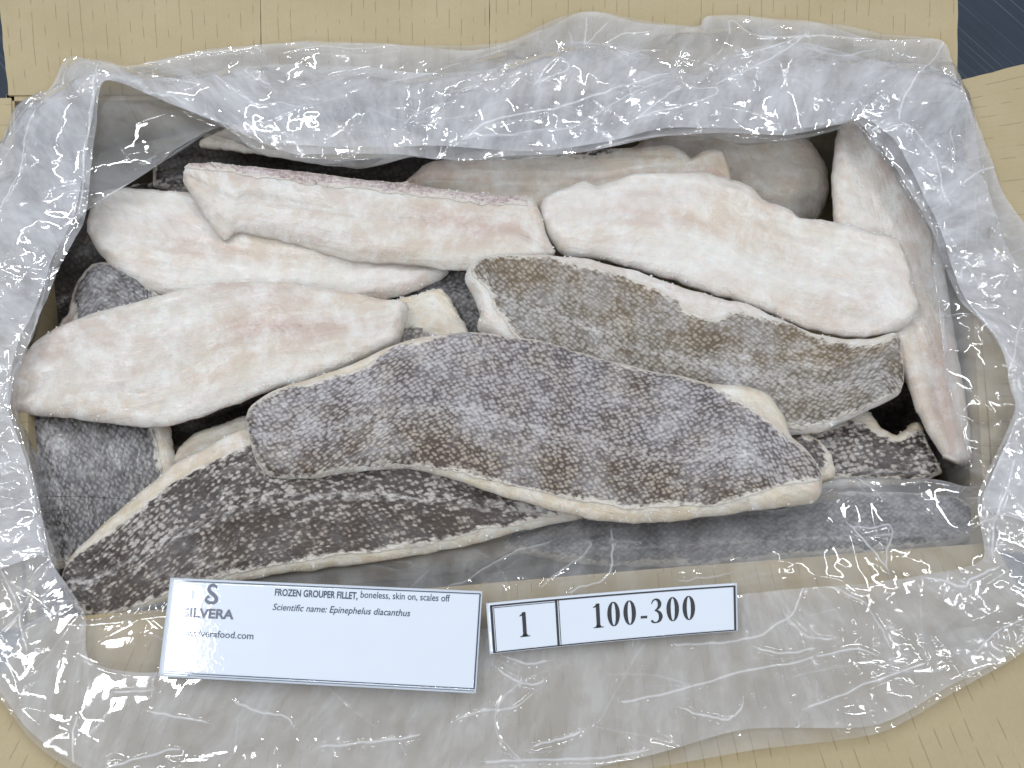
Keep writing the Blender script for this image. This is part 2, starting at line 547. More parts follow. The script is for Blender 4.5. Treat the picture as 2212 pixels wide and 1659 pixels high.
up = np.array([0, 0, 1.0])
corners = [rimBL, rimTL, rimTR, rimBR]
for k in range(4):
    a, c = corners[k], corners[(k + 1) % 4]
    outn = np.cross(c - a, up); outn = -outn / np.linalg.norm(outn)
    mid = (a + c) / 2
    if np.dot(outn, mid - (rimBL + rimTR) / 2) < 0:
        outn = -outn
    o_ = outn * TH * 0.0
    slab('wall', (a + o_, c + o_, c * [1, 1, 0] + up * 0.006 + o_, a * [1, 1, 0] + up * 0.006 + o_), outn, TH, 30, 8, (k * 1.3, 0), carton, 0.0005, k)
slab('bottom_panel', (rimBL * [1, 1, 0] + up * .006, rimBR * [1, 1, 0] + up * .006, rimTR * [1, 1, 0] + up * .006, rimTL * [1, 1, 0] + up * .006), up, .005, 12, 12, (7, 0), carton, 0)


def at_plane(px, py, p0, n):
    d = ray(px, py)
    t = np.dot(p0 - CAM, n) / np.dot(d, n)
    return CAM + d * t


SL = 0.10
zf = np.array([0, 0, .0015])
nb = np.array([0, SL, 1.0]); nb /= np.linalg.norm(nb)
nf = np.array([0, -SL, 1.0]); nf /= np.linalg.norm(nf)
nr = np.array([SL, 0, 1.0]); nr /= np.linalg.norm(nr)
nl = np.array([-SL, 0, 1.0]); nl /= np.linalg.norm(nl)
p0 = rimTL + zf
# the wide back flap is one board with two pressed folds: three fields side by side
back = empty('flap', (0, 0, 0)); back.parent = carton
x_edges = [(18, 205, -14, -120), (566, 203, 560, -120), (1058, 197, 1057, -120), (2066, 190, 2072, -120)]
for k in range(3):
    e0, e1 = x_edges[k], x_edges[k + 1]
    g = 0.7 if k else 0
    g2 = 0.7 if k < 2 else 0
    q = [at_plane(e0[0] + g, e0[1], p0, nb), at_plane(e1[0] - g2, e1[1], p0, nb), at_plane(e1[2] - g2, e1[3], p0, nb), at_plane(e0[2] + g, e0[3], p0, nb)]
    slab('board_field', q, nb, TH, 40, 24, (k * .4, .3), back, 0.0006, 20 + k, 0.0006 if k != 1 else 0)
q = [rimTR + zf + [-.005, .004, 0], rimBR + zf + [0.002, 0, 0]]
far = [q[1] + np.array([.2, -.01, -.2 * SL]), at_plane(2320, 112, rimTR + zf, nr)]
far[0] = far[0]
slab('flap', (q[0], q[1], far[0], far[1]), nr, TH, 60, 20, (3.1, .1), carton, 0.0008, 31, 0.0005)
q = [rimBL + zf + [-.002, 0, 0], rimTL + zf + [.004, -.003, 0]]
slab('flap', (q[0], q[1], q[1] + np.array([-.2, .012, -.2 * SL]), q[0] + np.array([-.2, 0, -.2 * SL])), nl, TH, 60, 20, (5.2, .1), carton, 0.0008, 41, 0.0005)
q = [rimBL + zf, rimBR + zf]
slab('flap', (q[1] + [0, .003, 0], q[0] + [0, .003, 0], q[0] + np.array([-.09, -.2, -.2 * SL]), q[1] + np.array([.09, -.2, -.2 * SL])), nf, TH, 60, 20, (8.2, .1), carton, 0.0008, 51, 0.0005)

# ------------------------------------------------------------------ the frozen fillets
PXM = 0.62 / 2212           # metres per sketch unit at the rim
MM = 0.001


def seg_dist(P, C):
    """distance (sketch units) of points P to closed polyline C"""
    A = C; B = np.roll(C, -1, 0)
    AB = B - A
    L2 = np.maximum((AB ** 2).sum(1), 1e-9)
    out = np.full(len(P), 1e9)
    for s in range(0, len(P), 4000):
        p = P[s:s + 4000, None]
        t = np.clip(((p - A) * AB).sum(-1) / L2, 0, 1)
        d = np.sqrt((((A + t[..., None] * AB) - p) ** 2).sum(-1)).min(1)
        out[s:s + 4000] = d
    return out


FILLETS = []


class Fillet:
    count = 0

    def __init__(self, label, top, bot, zs, T=13, R=14, Tb=5, cs=0.0, flesh=0, skin=None, skin_mat=None, inset=None,
                 n=170, m=48, jit=3.0, relief=1.0, groove=True, flat=0.35, sjit=3.2, tap=1.0, straight=False):
        self.straight = straight
        self.tap = tap
        R = R * .55
        T = T * .78
        Fillet.count += 1
        self.seed = Fillet.count * 3
        self.T, self.R, self.Tb, self.cs, self.zs, self.relief = T * MM, R * MM, Tb * MM, cs * MM, np.asarray(zs, float) * MM, relief
        self.groove, self.flat = groove, flat
        tp, bp = crom(top, n), crom(bot, n)
        s = np.linspace(0, 1, n)
        taper = np.clip(np.minimum(s, 1 - s) * 12, 0, 1)[:, None]
        k = np.arange(n) * 0.13
        for C, sg in ((tp, 1), (bp, 2)):
            j = np.stack([fbm(k, k * 0 + .37, 5, self.seed + sg), fbm(k, k * 0 + 7.7, 5, self.seed + sg + 40)], -1) * jit
            C += j * taper
        self.tp, self.bp = tp, bp
        self.outline = np.vstack([tp[::2], bp[::-2]])
        mid = (tp + bp) / 2
        self.A = mid[0]; ax = mid[-1] - mid[0]
        self.Lp = np.linalg.norm(ax); self.ax = ax / self.Lp
        self.pr = np.array([-self.ax[1], self.ax[0]])
        off = (mid - self.A) @ self.pr
        self.mid_s = (mid - self.A) @ self.ax / self.Lp
        self.mid_c = off
        self.halfw = np.abs(((bp - tp) @ self.pr)).max() / 2
        FILLETS.append(self)
        c0 = self.at3(mid[n // 2][None], top=False)[0]
        root = empty('fish_fillet', (c0[0], c0[1], c0[2] - self.Tb))
        tag(root, label, 'fish fillet', 'frozen fish fillets in the carton')
        self.root = root
        self.o0 = np.array(root.location)
        # flesh
        vv = 0.5 - 0.5 * np.cos(np.linspace(0, np.pi, m))
        G = tp[:, None] * (1 - vv)[None, :, None] + bp[:, None] * vv[None, :, None]
        flat_px = G.reshape(-1, 2)
        Pt = self.at3(flat_px)
        Pb = self.at3(flat_px, top=False, bottom=True)
        uvm, uvn = self.uvs(flat_px)
        f = grid_faces(n, m, flip=True)
        f2 = grid_faces(n, m) + n * m
        ring = [i * m for i in range(n)] + [(n - 1) * m + j for j in range(1, m)] + [i * m + m - 1 for i in range(n - 2, -1, -1)] + [j for j in range(m - 2, 0, -1)]
        ring = np.array(ring); r2 = np.roll(ring, -1)
        f3 = np.stack([ring, r2, r2 + n * m, ring + n * m], -1)
        name = 'flesh'
        self.flesh = link(name, np.vstack([Pt, Pb]) - self.o0, np.vstack([f, f2, f3]), FLESH[flesh], root,
                          uvs={'metric': np.vstack([uvm, uvm + 3]), 'norm': np.vstack([uvn, uvn])})
        if skin_mat:
            if skin is None:
                a, b_, e0, e1 = inset if inset else (10, 10, 8, 8)
                vec = bp - tp
                w = np.maximum(np.linalg.norm(vec, axis=1, keepdims=True), 1)
                vec = vec / w
                k0, k1 = int(e0 / self.Lp * n), n - int(e1 / self.Lp * n)
                st = (tp + vec * np.minimum(a, w * .4))[k0:k1]
                sb = (bp - vec * np.minimum(b_, w * .4))[k0:k1]
                st, sb = resample(st, n), resample(sb, n)
            else:
                st, sb = crom(skin[0], n), crom(skin[1], n)
            for C, sg in ((st, 5), (sb, 6)):
                j = np.stack([fbm(k * 2.2, k * 0 + .17, 4, self.seed + sg), fbm(k * 2.2, k * 0 + 3.7, 4, self.seed + sg + 40)], -1) * sjit
                j2 = np.stack([fbm(k * .5, k * 0 + 1.7, 2, self.seed + sg + 70) * 0, fbm(k * .5, k * 0 + 9.7, 2, self.seed + sg + 80)], -1) * sjit * 1.8
                C += (j + j2) * taper
            G = st[:, None] * (1 - vv)[None, :, None] + sb[:, None] * vv[None, :, None]
            fp = G.reshape(-1, 2)
            Ps = self.at3(fp).reshape(n, m, 3)
            lift = np.full((n, m), 0.00075)
            lift[0] = lift[-1] = -0.0006
            lift[:, 0] = lift[:, -1] = -0.0006
            Ps[..., 2] += lift
            uvm, uvn = self.uvs(fp)
            link('skin', Ps.reshape(-1, 3) - self.o0, grid_faces(n, m, flip=True), skin_mat, root,
                 uvs={'metric': uvm, 'norm': uvn, 'edge': np.stack([seg_dist(fp, np.vstack([st[::2], sb[::-2]])) * PXM * 1000, fp[:, 0] * 0], -1)})

    def sc(self, P):
        d = P - self.A
        s = d @ self.ax / self.Lp
        c = d @ self.pr - np.interp(s, self.mid_s, self.mid_c) if (np.diff(self.mid_s) > 0).all() and not self.straight else d @ self.pr
        return s, c

    def uvs(self, P):
        s, c = self.sc(P)
        return np.stack([s * self.Lp * PXM, c * PXM], -1), np.stack([s, c / self.halfw * .5 + .5], -1)

    def at3(self, P, top=True, bottom=False):
        s, c = self.sc(P)
        zz = np.interp(s, np.linspace(0, 1, len(self.zs)), self.zs) if len(self.zs) < 3 else \
            np.interp(s, np.linspace(0, 1, 60), np.convolve(np.pad(np.interp(np.linspace(0, 1, 60), np.linspace(0, 1, len(self.zs)), self.zs), 6, mode='edge'), np.ones(13) / 13, 'valid'))
        base = RIM + zz + self.cs * c / max(self.halfw, 1)
        d = seg_dist(P, self.outline) * PXM
        prof = np.sqrt(np.clip(1 - (1 - np.minimum(d / self.R, 1)) ** 2, 0, 1))
        X = at(P[:, 0], P[:, 1], base + self.T * .45)
        if bottom:
            X[:, 2] = base - self.Tb * prof
            return X
        if not top:
            X[:, 2] = base
            return X
        cn = np.clip(c / max(self.halfw, 1), -1, 1)
        h = self.T * prof * ((1 - self.flat) + self.flat * (1 - cn ** 2)) * (1 - .16 * (cn + 1) * self.tap)
        sm, cm = s * self.Lp * PXM, c * PXM
        rel = fbm(sm * 20, cm * 85, 3, self.seed) * 1.5 + fbm(sm * 14, cm * 24, 2, self.seed + 9) * 1.9
        if self.groove:
            g = np.exp(-((cn - 0.10 - 0.12 * noise2(s * 3, s * 0 + .2, self.seed)) / 0.10) ** 2)
            rel = rel - g * 1.7
        h = h + rel * self.relief * MM * np.minimum(d / (self.R * .8), 1) * 1.1
        X[:, 2] = base + h
        return X


# deep pieces first
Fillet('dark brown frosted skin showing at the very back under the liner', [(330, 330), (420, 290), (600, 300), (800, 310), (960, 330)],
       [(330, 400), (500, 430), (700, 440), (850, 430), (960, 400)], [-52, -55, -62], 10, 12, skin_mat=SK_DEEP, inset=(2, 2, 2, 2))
Fillet('pale fillet hazy beneath the back liner above the long pinkish fillet', [(430, 300), (520, 262), (680, 255), (840, 268), (940, 300)],
       [(430, 312), (560, 328), (700, 338), (840, 334), (940, 312)], [-16, -12, -14], 10, 12, flesh=3)
Fillet('shaded greyish fillet in the dark hollow at the back right', [(1330, 330), (1450, 275), (1600, 262), (1700, 275), (1758, 305), (1786, 350), (1795, 400)],
       [(1330, 400), (1480, 450), (1620, 480), (1720, 490), (1775, 460), (1795, 410)], [-46, -50, -56], 16, 18, cs=-6, flesh=1, groove=False)
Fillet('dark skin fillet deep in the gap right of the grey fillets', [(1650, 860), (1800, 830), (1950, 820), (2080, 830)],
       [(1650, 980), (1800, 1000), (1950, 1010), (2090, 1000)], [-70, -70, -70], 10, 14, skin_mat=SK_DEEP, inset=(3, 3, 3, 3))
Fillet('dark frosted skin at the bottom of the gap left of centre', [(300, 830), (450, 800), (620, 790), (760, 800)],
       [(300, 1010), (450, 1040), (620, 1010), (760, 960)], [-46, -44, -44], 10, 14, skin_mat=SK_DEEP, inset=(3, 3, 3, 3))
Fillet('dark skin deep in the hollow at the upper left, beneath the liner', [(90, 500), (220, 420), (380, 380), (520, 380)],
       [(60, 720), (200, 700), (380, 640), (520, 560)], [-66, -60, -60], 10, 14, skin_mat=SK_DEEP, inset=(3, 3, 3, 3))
Fillet('grey skin fillet lying hazy beneath the front liner', [(1090, 1150), (1250, 1092), (1480, 1070), (1700, 1060), (1900, 1060), (2060, 1068), (2120, 1100)],
       [(1090, 1185), (1250, 1215), (1480, 1222), (1700, 1208), (1900, 1190), (2060, 1176), (2125, 1150)], [-30, -26, -26], 11, 14, skin_mat=SK_SLATE, inset=(4, 4, 4, 4))
Fillet('narrow pale sliver in the gap below the left pale fillet', [(365, 1000), (395, 952), (450, 922), (530, 895), (620, 885), (700, 890)],
       [(370, 1010), (440, 985), (520, 965), (620, 950), (700, 940)], [-26, -22, -20], 9, 10, flesh=3, groove=False)
Fillet('dark slate skin fillet at the left edge below the pale fillet', [(-30, 850), (5, 960), (36, 1040), (70, 1130), (108, 1225)],
       [(352, 850), (366, 930), (379, 1010), (385, 1120), (370, 1240)], [-20, -21, -24], 10, 12, cs=3, flesh=1,
       skin=([(12, 860), (40, 960), (66, 1040), (94, 1130), (122, 1215)], [(318, 860), (334, 930), (352, 1010), (362, 1120), (350, 1230)]), skin_mat=SK_SLATE, groove=False)
Fillet('small dark skin end with pale rim poking out at the far left', [(92, 735), (140, 680), (160, 610), (192, 568), (240, 562), (300, 583), (352, 632), (420, 660)],
       [(95, 750), (170, 770), (260, 770), (340, 760), (430, 740)], [-24, -20, -18], 13, 16, flesh=1,
       skin=([(168, 700), (166, 620), (195, 576), (240, 568), (298, 590), (345, 640), (410, 664)], [(168, 720), (220, 750), (300, 760), (410, 740)]), skin_mat=SK_SLATE, groove=False)
Fillet('mottled pale fillet behind the white right-hand one, with dark specks at its top', [(870, 392), (915, 355), (990, 330), (1150, 312), (1300, 318), (1400, 312), (1445, 308), (1480, 325), (1494, 336), (1525, 320), (1563, 324), (1582, 378)],
       [(870, 398), (960, 420), (1100, 440), (1220, 450), (1340, 450), (1450, 430), (1582, 395)], [-22, -16, -14], 12, 14, flesh=1, cs=0,
       skin=([(1190, 335), (1230, 320), (1290, 320), (1335, 322)], [(1195, 338), (1230, 343), (1290, 345), (1335, 332)]), skin_mat=SK_DARK)
Fillet('long pale pinkish fillet standing along the right wall of the carton', [(1826, 246), (1805, 300), (1800, 400), (1806, 500), (1840, 600), (1900, 700), (1955, 800), (1988, 890), (2018, 945), (2044, 985)],
       [(1850, 246), (1930, 340), (2000, 440), (2040, 560), (2062, 700), (2082, 820), (2100, 930), (2102, 990), (2086, 1004)], [-13, -11, -12, -16], 11, 12, cs=4, flesh=0, relief=.35, flat=.25)
Fillet('dark brown-grey skin fillet with curled white edge at the right, below the carton wall fillet', [(1600, 960), (1740, 930), (1840, 885), (1872, 882), (1905, 918), (1940, 938), (1985, 908), (2006, 950), (2036, 1012)],
       [(1600, 1040), (1740, 1050), (1830, 1052), (1920, 1048), (1990, 1040), (2038, 1020)], [-30, -28, -28, -30], 9, 10, flesh=3,
       skin=([(1620, 970), (1740, 945), (1830, 908), (1862, 915), (1900, 945), (1940, 958), (1986, 930), (2003, 965), (2028, 1014)],
             [(1620, 1030), (1740, 1038), (1830, 1034), (1920, 1038), (1990, 1036), (2030, 1018)]), skin_mat=SK_DARK, groove=False, straight=True, relief=.6)
Fillet('speckled fillet end with pale rim tucked under the right tip of the central fillet', [(1420, 940), (1580, 920), (1722, 926), (1765, 942), (1792, 970), (1807, 1012), (1806, 1022)],
       [(1420, 1060), (1600, 1060), (1720, 1055), (1775, 1042), (1800, 1034), (1806, 1024)], [-12, -12, -14], 10, 12, flesh=3,
       skin=([(1430, 950), (1580, 930), (1715, 934), (1752, 950), (1775, 975), (1790, 1006)], [(1430, 1050), (1600, 1050), (1700, 1046), (1750, 1030), (1785, 1012)]), skin_mat=SK_DARK, groove=False)
Fillet('dark frosted skin in the gap left of the olive fillet', [(780, 660), (860, 630), (940, 592), (1010, 570), (1080, 600)],
       [(780, 760), (900, 760), (1000, 750), (1080, 740)], [-24, -24, -24], 9, 12, skin_mat=SK_SLATE, inset=(2, 2, 2, 2))
Fillet('small pale fillet tip wedged between the left pale fillet and the olive one', [(760, 690), (850, 645), (900, 632), (950, 619), (966, 634), (985, 665), (1008, 705), (1016, 722)],
       [(760, 760), (850, 765), (940, 755), (1014, 735)], [-14, -13, -14], 10, 11, flesh=3,
       skin=([(830, 722), (880, 706), (920, 712), (950, 722)], [(830, 750), (880, 752), (920, 745), (950, 735)]), skin_mat=SK_OLIVE, groove=False, sjit=.6)
Fillet('rounded pale fillet at the upper left, partly under the long pinkish fillet', [(184, 478), (196, 440), (222, 410), (262, 402), (340, 406), (420, 412), (560, 440), (760, 480), (920, 520), (962, 560), (969, 580)],
       [(186, 498), (214, 548), (262, 590), (322, 624), (420, 655), (560, 672), (720, 668), (820, 645), (900, 619), (950, 598), (968, 584)], [-14, -9, -10, -14], 13, 12, cs=-1, flesh=2)
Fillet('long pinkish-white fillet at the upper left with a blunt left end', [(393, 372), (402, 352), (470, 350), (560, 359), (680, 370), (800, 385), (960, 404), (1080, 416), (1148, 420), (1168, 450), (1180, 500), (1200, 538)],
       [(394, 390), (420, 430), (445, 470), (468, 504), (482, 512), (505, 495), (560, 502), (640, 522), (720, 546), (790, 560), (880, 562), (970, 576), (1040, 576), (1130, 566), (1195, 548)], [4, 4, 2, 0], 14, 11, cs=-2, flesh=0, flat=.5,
       skin=([(402, 362), (420, 354), (470, 352), (560, 361), (680, 372), (800, 387), (960, 406), (1080, 418), (1140, 424)], [(404, 368), (440, 374), (500, 384), (580, 393), (680, 406), (800, 420), (960, 436), (1080, 446), (1142, 450)]), skin_mat=MAUVE_STRIP)
Fillet('broad white fillet with ragged edges at the upper right', [(1164, 448), (1172, 424), (1212, 406), (1262, 386), (1288, 396), (1360, 374), (1440, 369), (1500, 365), (1572, 380), (1618, 394), (1652, 428), (1690, 440), (1716, 455), (1722, 464), (1800, 474), (1872, 492), (1945, 515), (1956, 545), (1972, 585), (1974, 620), (1990, 655)],
       [(1166, 470), (1188, 512), (1216, 544), (1290, 552), (1370, 572), (1460, 600), (1540, 628), (1620, 652), (1700, 686), (1790, 714), (1850, 722), (1905, 718), (1952, 704), (1978, 684), (1989, 662)], [-4, 0, 0, -2], 14, 11, flesh=2, jit=3.6)
Fillet('olive-brown skin fillet with white rim, right of centre under the white fillet', [(1004, 592), (1012, 570), (1030, 558), (1085, 548), (1180, 548), (1280, 558), (1370, 580), (1460, 610), (1540, 636), (1612, 652), (1680, 682), (1760, 715), (1830, 730), (1890, 728), (1930, 714), (1946, 724), (1952, 770), (1956, 815)],
       [(1004, 602), (1026, 645), (1036, 680), (1030, 704), (1062, 728), (1150, 800), (1280, 870), (1420, 910), (1560, 935), (1680, 938), (1732, 935), (1780, 926), (1842, 900), (1900, 872), (1946, 848), (1955, 825)], [-2, 1, 0, -2, -5], 13, 11, cs=-4, flesh=2,
       skin=([(1016, 594), (1030, 570), (1052, 562), (1100, 560), (1180, 562), (1280, 580), (1360, 608), (1440, 644), (1500, 684), (1545, 696), (1590, 682), (1640, 696), (1700, 706), (1780, 738), (1840, 748), (1900, 744), (1936, 728), (1946, 745), (1950, 790), (1953, 815)],
             [(1018, 598), (1055, 635), (1072, 680), (1120, 735), (1180, 800), (1300, 862), (1420, 900), (1560, 925), (1680, 930), (1732, 929), (1780, 918), (1842, 894), (1900, 866), (1944, 845), (1951, 830)]), skin_mat=SK_OLIVE, groove=False)
Fillet('large pinkish fillet reaching in from the left edge', [(2, 850), (22, 800), (62, 745), (112, 708), (190, 675), (260, 655), (330, 634), (420, 614), (520, 603), (640, 608), (740, 625), (820, 640), (868, 646), (881, 655), (876, 685)],
       [(4, 872), (25, 888), (110, 894), (200, 905), (310, 917), (380, 910), (440, 890), (520, 860), (600, 832), (680, 812), (760, 785), (830, 752), (860, 735), (866, 722), (875, 690)], [-4, -1, 0, -1], 15, 12, flesh=0, flat=.45)
Fillet('dark speckled skin fillet at the lower left, white rim along its top edge', [(128, 1248), (140, 1215), (165, 1182), (230, 1120), (310, 1050), (372, 998), (440, 964), (530, 920), (640, 900), (780, 905), (950, 950), (1100, 1020), (1230, 1095), (1260, 1112)],
       [(130, 1262), (146, 1300), (176, 1330), (212, 1338), (300, 1318), (420, 1278), (560, 1243), (700, 1224), (850, 1204), (1000, 1176), (1130, 1142), (1230, 1122), (1258, 1116)], [-8, -6, -5, -8, -12], 14, 14, flesh=3,
       skin=([(135, 1244), (156, 1214), (200, 1184), (265, 1134), (346, 1068), (412, 1020), (476, 994), (552, 958), (640, 912), (780, 916), (950, 960), (1100, 1032), (1220, 1100), (1245, 1110)],
             [(136, 1260), (152, 1298), (180, 1322), (214, 1330), (300, 1310), (420, 1266), (560, 1226), (700, 1207), (850, 1188), (1000, 1162), (1130, 1130), (1220, 1114), (1244, 1112)]), skin_mat=SK_DARK, groove=False)
Fillet('big lavender-grey skin fillet lying uppermost in the centre', [(527, 905), (536, 878), (566, 854), (602, 835), (680, 812), (760, 785), (850, 740), (930, 722), (1000, 716), (1080, 718), (1180, 735), (1280, 765), (1400, 795), (1480, 810), (1555, 826), (1612, 828), (1662, 848), (1694, 888), (1712, 935), (1750, 975), (1776, 1015), (1780, 1045)],
       [(528, 920), (544, 975), (558, 1008), (580, 1026), (650, 1030), (720, 1021), (830, 1008), (900, 1010), (980, 1030), (1080, 1065), (1170, 1090), (1290, 1120), (1380, 1126), (1500, 1116), (1650, 1096), (1735, 1086), (1764, 1082), (1778, 1062)], [3, 8, 10, 9, 6], 15, 14, Tb=6, flesh=3,
       skin=([(530, 905), (540, 882), (572, 862), (608, 848), (690, 828), (770, 802), (850, 757), (930, 735), (1000, 724), (1080, 722), (1180, 738), (1280, 768), (1400, 799), (1478, 817), (1530, 842), (1590, 870), (1650, 910), (1700, 950), (1745, 985), (1770, 1018), (1775, 1032)],
             [(531, 918), (547, 973), (561, 1005), (582, 1022), (650, 1026), (720, 1017), (830, 1004), (900, 1005), (980, 1018), (1080, 1044), (1170, 1064), (1290, 1090), (1380, 1102), (1500, 1098), (1600, 1078), (1680, 1055), (1740, 1048), (1772, 1040)]), skin_mat=SK_GREY, groove=False)

# loose frost crumbs frozen on to the fillets, thickest along the cut edges
def ice_material(name):
    m, nt = new_mat(name)
    b = N(nt)
    g = b.n('ShaderNodeTexCoord').outputs['Object']
    c = b.mix(b.noise(g, 300, 2), (0.78, 0.79, 0.80), (0.88, 0.89, 0.90))
    b.principled(Base_Color=c, Roughness=.25, Coat_Weight=.5, Coat_Roughness=.08)
    return m


OCT = np.array([(1, 0, 0), (-1, 0, 0), (0, 1, 0), (0, -1, 0), (0, 0, 1), (0, 0, -.6)], float)
OCF = [(0, 2, 4), (2, 1, 4), (1, 3, 4), (3, 0, 4), (2, 0, 5), (1, 2, 5), (3, 1, 5), (0, 3, 5)]
rr = np.random.default_rng(77)
IV, IF = [], []
for f_ in FILLETS[10:]:
    no = 85 if f_ in FILLETS[-8:] else 22
    starts = rr.integers(0, len(f_.outline), 5)
    for q in range(no):
        k = (starts[rr.integers(5)] + int(rr.normal(0, 7))) % len(f_.outline) if rr.random() < .7 else rr.integers(len(f_.outline))
        cen = f_.outline.mean(0)
        p = f_.outline[k]
        inward = (cen - p) / np.linalg.norm(cen - p)
        p = p + inward * (2.0 + rr.exponential(6.0))
        w = f_.at3(p[None])[0]
        r_ = rr.uniform(.00025, .0007) * (1.6 if rr.random() < .08 else 1)
        V8 = OCT * r_ * rr.uniform(.6, 1.3, (6, 3)) + w + [0, 0, r_ * .3 + .0006]
        b0 = len(IV)
        IV += V8.tolist(); IF += [tuple(b0 + t for t in ff) for ff in OCF]
crumbs = link('frost_crumbs', IV, IF, ice_material('frost'), smooth=False)
tag(crumbs, 'white frost crumbs frozen along the edges of the fillets', 'frost', kind='stuff')

# ------------------------------------------------------------------ the clear liner bag, its mouth folded out over the flaps
# each station: inner fold edge, height there above the rim (mm), rim point, mouth point, puff (mm)
ST = [
    ((118, 1222), 8, (50, 1260), (-120, 1330), 5),
    ((98, 1130), 8, (40, 1140), (-220, 1180), 5),
    ((72, 1010), 9, (22, 1010), (-260, 1000), 5),
    ((28, 885), 12, (-12, 850), (-280, 800), 6),
    ((40, 800), 14, (-10, 750), (-280, 700), 6),
    ((78, 712), 14, (0, 620), (-240, 560), 6),
    ((118, 570), 14, (5, 470), (-150, 470), 8),
    ((172, 468), 14, (12, 340), (-30, 370), 10),
    ((286, 392), 13, (40, 262), (65, 255), 12),
    ((395, 322), 12, (110, 222), (112, 185), 14),
    ((478, 274), 12, (230, 208), (152, 124), 12),
    ((545, 318), 14, (420, 204), (275, 146), 12),
    ((640, 343), 14, (600, 203), (440, 112), 12),
    ((770, 347), 14, (780, 202), (640, 97), 12),
    ((885, 341), 14, (940, 200), (860, 98), 12),
    ((1010, 347), 15, (1080, 199), (1080, 92), 14),
    ((1150, 343), 15, (1220, 197), (1258, 24), 14),
    ((1270, 328), 15, (1370, 195), (1390, 42), 14),
    ((1430, 296), 14, (1500, 193), (1504, 56), 12),
    ((1550, 296), 12, (1600, 191), (1536, 33), 12),
    ((1690, 303), 12, (1740, 189), (1740, 46), 12),
    ((1800, 280), 12, (1880, 188), (1900, 72), 12),
    ((1850, 270), 13, (1990, 190), (2034, 88), 12),
    ((1905, 335), 13, (2072, 215), (2066, 172), 10),
    ((1962, 420), 13, (2098, 330), (2118, 290), 8),
    ((2004, 492), 12, (2108, 450), (2175, 425), 7),
    ((2014, 580), 12, (2115, 570), (2290, 600), 7),
    ((2028, 690), 11, (2122, 700), (2350, 720), 6),
    ((2046, 830), 10, (2130, 830), (2380, 870), 6),
    ((2086, 965), 8, (2138, 960), (2380, 1020), 5),
    ((2092, 1046), -4, (2148, 1080), (2370, 1180), 4),
    ((1990, 1043), -8, (2140, 1180), (2300, 1330), 3),
    ((1880, 1041), -8, (2020, 1200), (2190, 1420), 3),
    ((1775, 1044), -9, (1880, 1210), (2050, 1500), 3),
    ((1700, 1088), -10, (1720, 1222), (1892, 1586), 3),
    ((1560, 1100), -12, (1560, 1236), (1620, 1622), 3),
    ((1400, 1108), -14, (1400, 1250), (1400, 1660), 3),
    ((1200, 1115), -16, (1200, 1264), (1150, 1690), 3),
    ((1000, 1150), -16, (1000, 1282), (900, 1700), 3),
    ((800, 1185), -16, (800, 1296), (650, 1700), 3),
    ((560, 1220), -16, (560, 1314), (400, 1700), 3),
    ((350, 1285), -14, (360, 1334), (225, 1690), 3),
    ((222, 1330), -10, (226, 1350), (148, 1656), 4),
    ((160, 1318), 2, (120, 1356), (60, 1590), 5),
    ((126, 1262), 6, (62, 1330), (-40, 1450), 5),
]
NS = len(ST)
ctr = (rimBL + rimTR) / 2
loops = [[] for _ in range(9)]
for (I, zi, Rp, Mp, puff) in ST:
    zi *= MM; puff *= MM
    r = at(*Rp, RIM + .006)
    rin = ctr + (r - ctr) * [.975, .965, 1]
    i = at(*I, RIM + zi)
    m0 = at(*Mp, RIM)
    dist = np.linalg.norm((m0 - r)[:2])
    mz = RIM + .0055 - SL * dist
    mth = at(*Mp, mz)
    loops[0].append([rin[0], rin[1], 0.014])
    loops[1].append([rin[0], rin[1], RIM - 0.055])
    c = i * .62 + rin * .38
    loops[2].append([c[0], c[1], RIM + zi - .020])
    loops[3].append([i[0], i[1], RIM + zi - .0012])
    loops[4].append([(i * .93 + r * .07)[0], (i * .93 + r * .07)[1], RIM + zi + .0008])
    h = i * .5 + r * .5
    loops[5].append([h[0], h[1], (RIM + zi + r[2]) / 2 + puff * .45])
    loops[6].append([r[0], r[1], RIM + .006 + puff * .3])
    g = r * .5 + mth * .5
    loops[7].append([g[0], g[1], g[2] + puff * .35 + .001])
    loops[8].append(list(mth))
L = np.array(loops)                                  # 9 x NS x 3
NA = 1500


def around(P, span=None):
    Q = np.vstack([P[-2:], P, P[:3]])
    t = np.linspace(0, NS, NA, endpoint=False) if span is None else np.linspace(span[0], span[1], NA)
    i = np.floor(t).astype(int); f = (t - i)[:, None]
    g = lambda o: Q[(i + o) + 2]
    p0, p1, p2, p3 = g(-1), g(0), g(1), g(2)
    m1, m2 = (p2 - p0) * .40, (p3 - p1) * .40
    return (2 * f**3 - 3 * f**2 + 1) * p1 + (f**3 - 2 * f**2 + f) * m1 + (-2 * f**3 + 3 * f**2) * p2 + (f**3 - f**2) * m2


def creases(X, Y, seed, lam, ang, warp=.5, sharp=.025):
    c, s = math.cos(ang), math.sin(ang)
    u = (X * c + Y * s) / lam + warp * fbm(X / lam * .45, Y / lam * .45, 2, seed) + seed * .37
    t = np.abs((u % 1.0) * 2 - 1)
    return np.sqrt(t * t + sharp ** 2) - .5


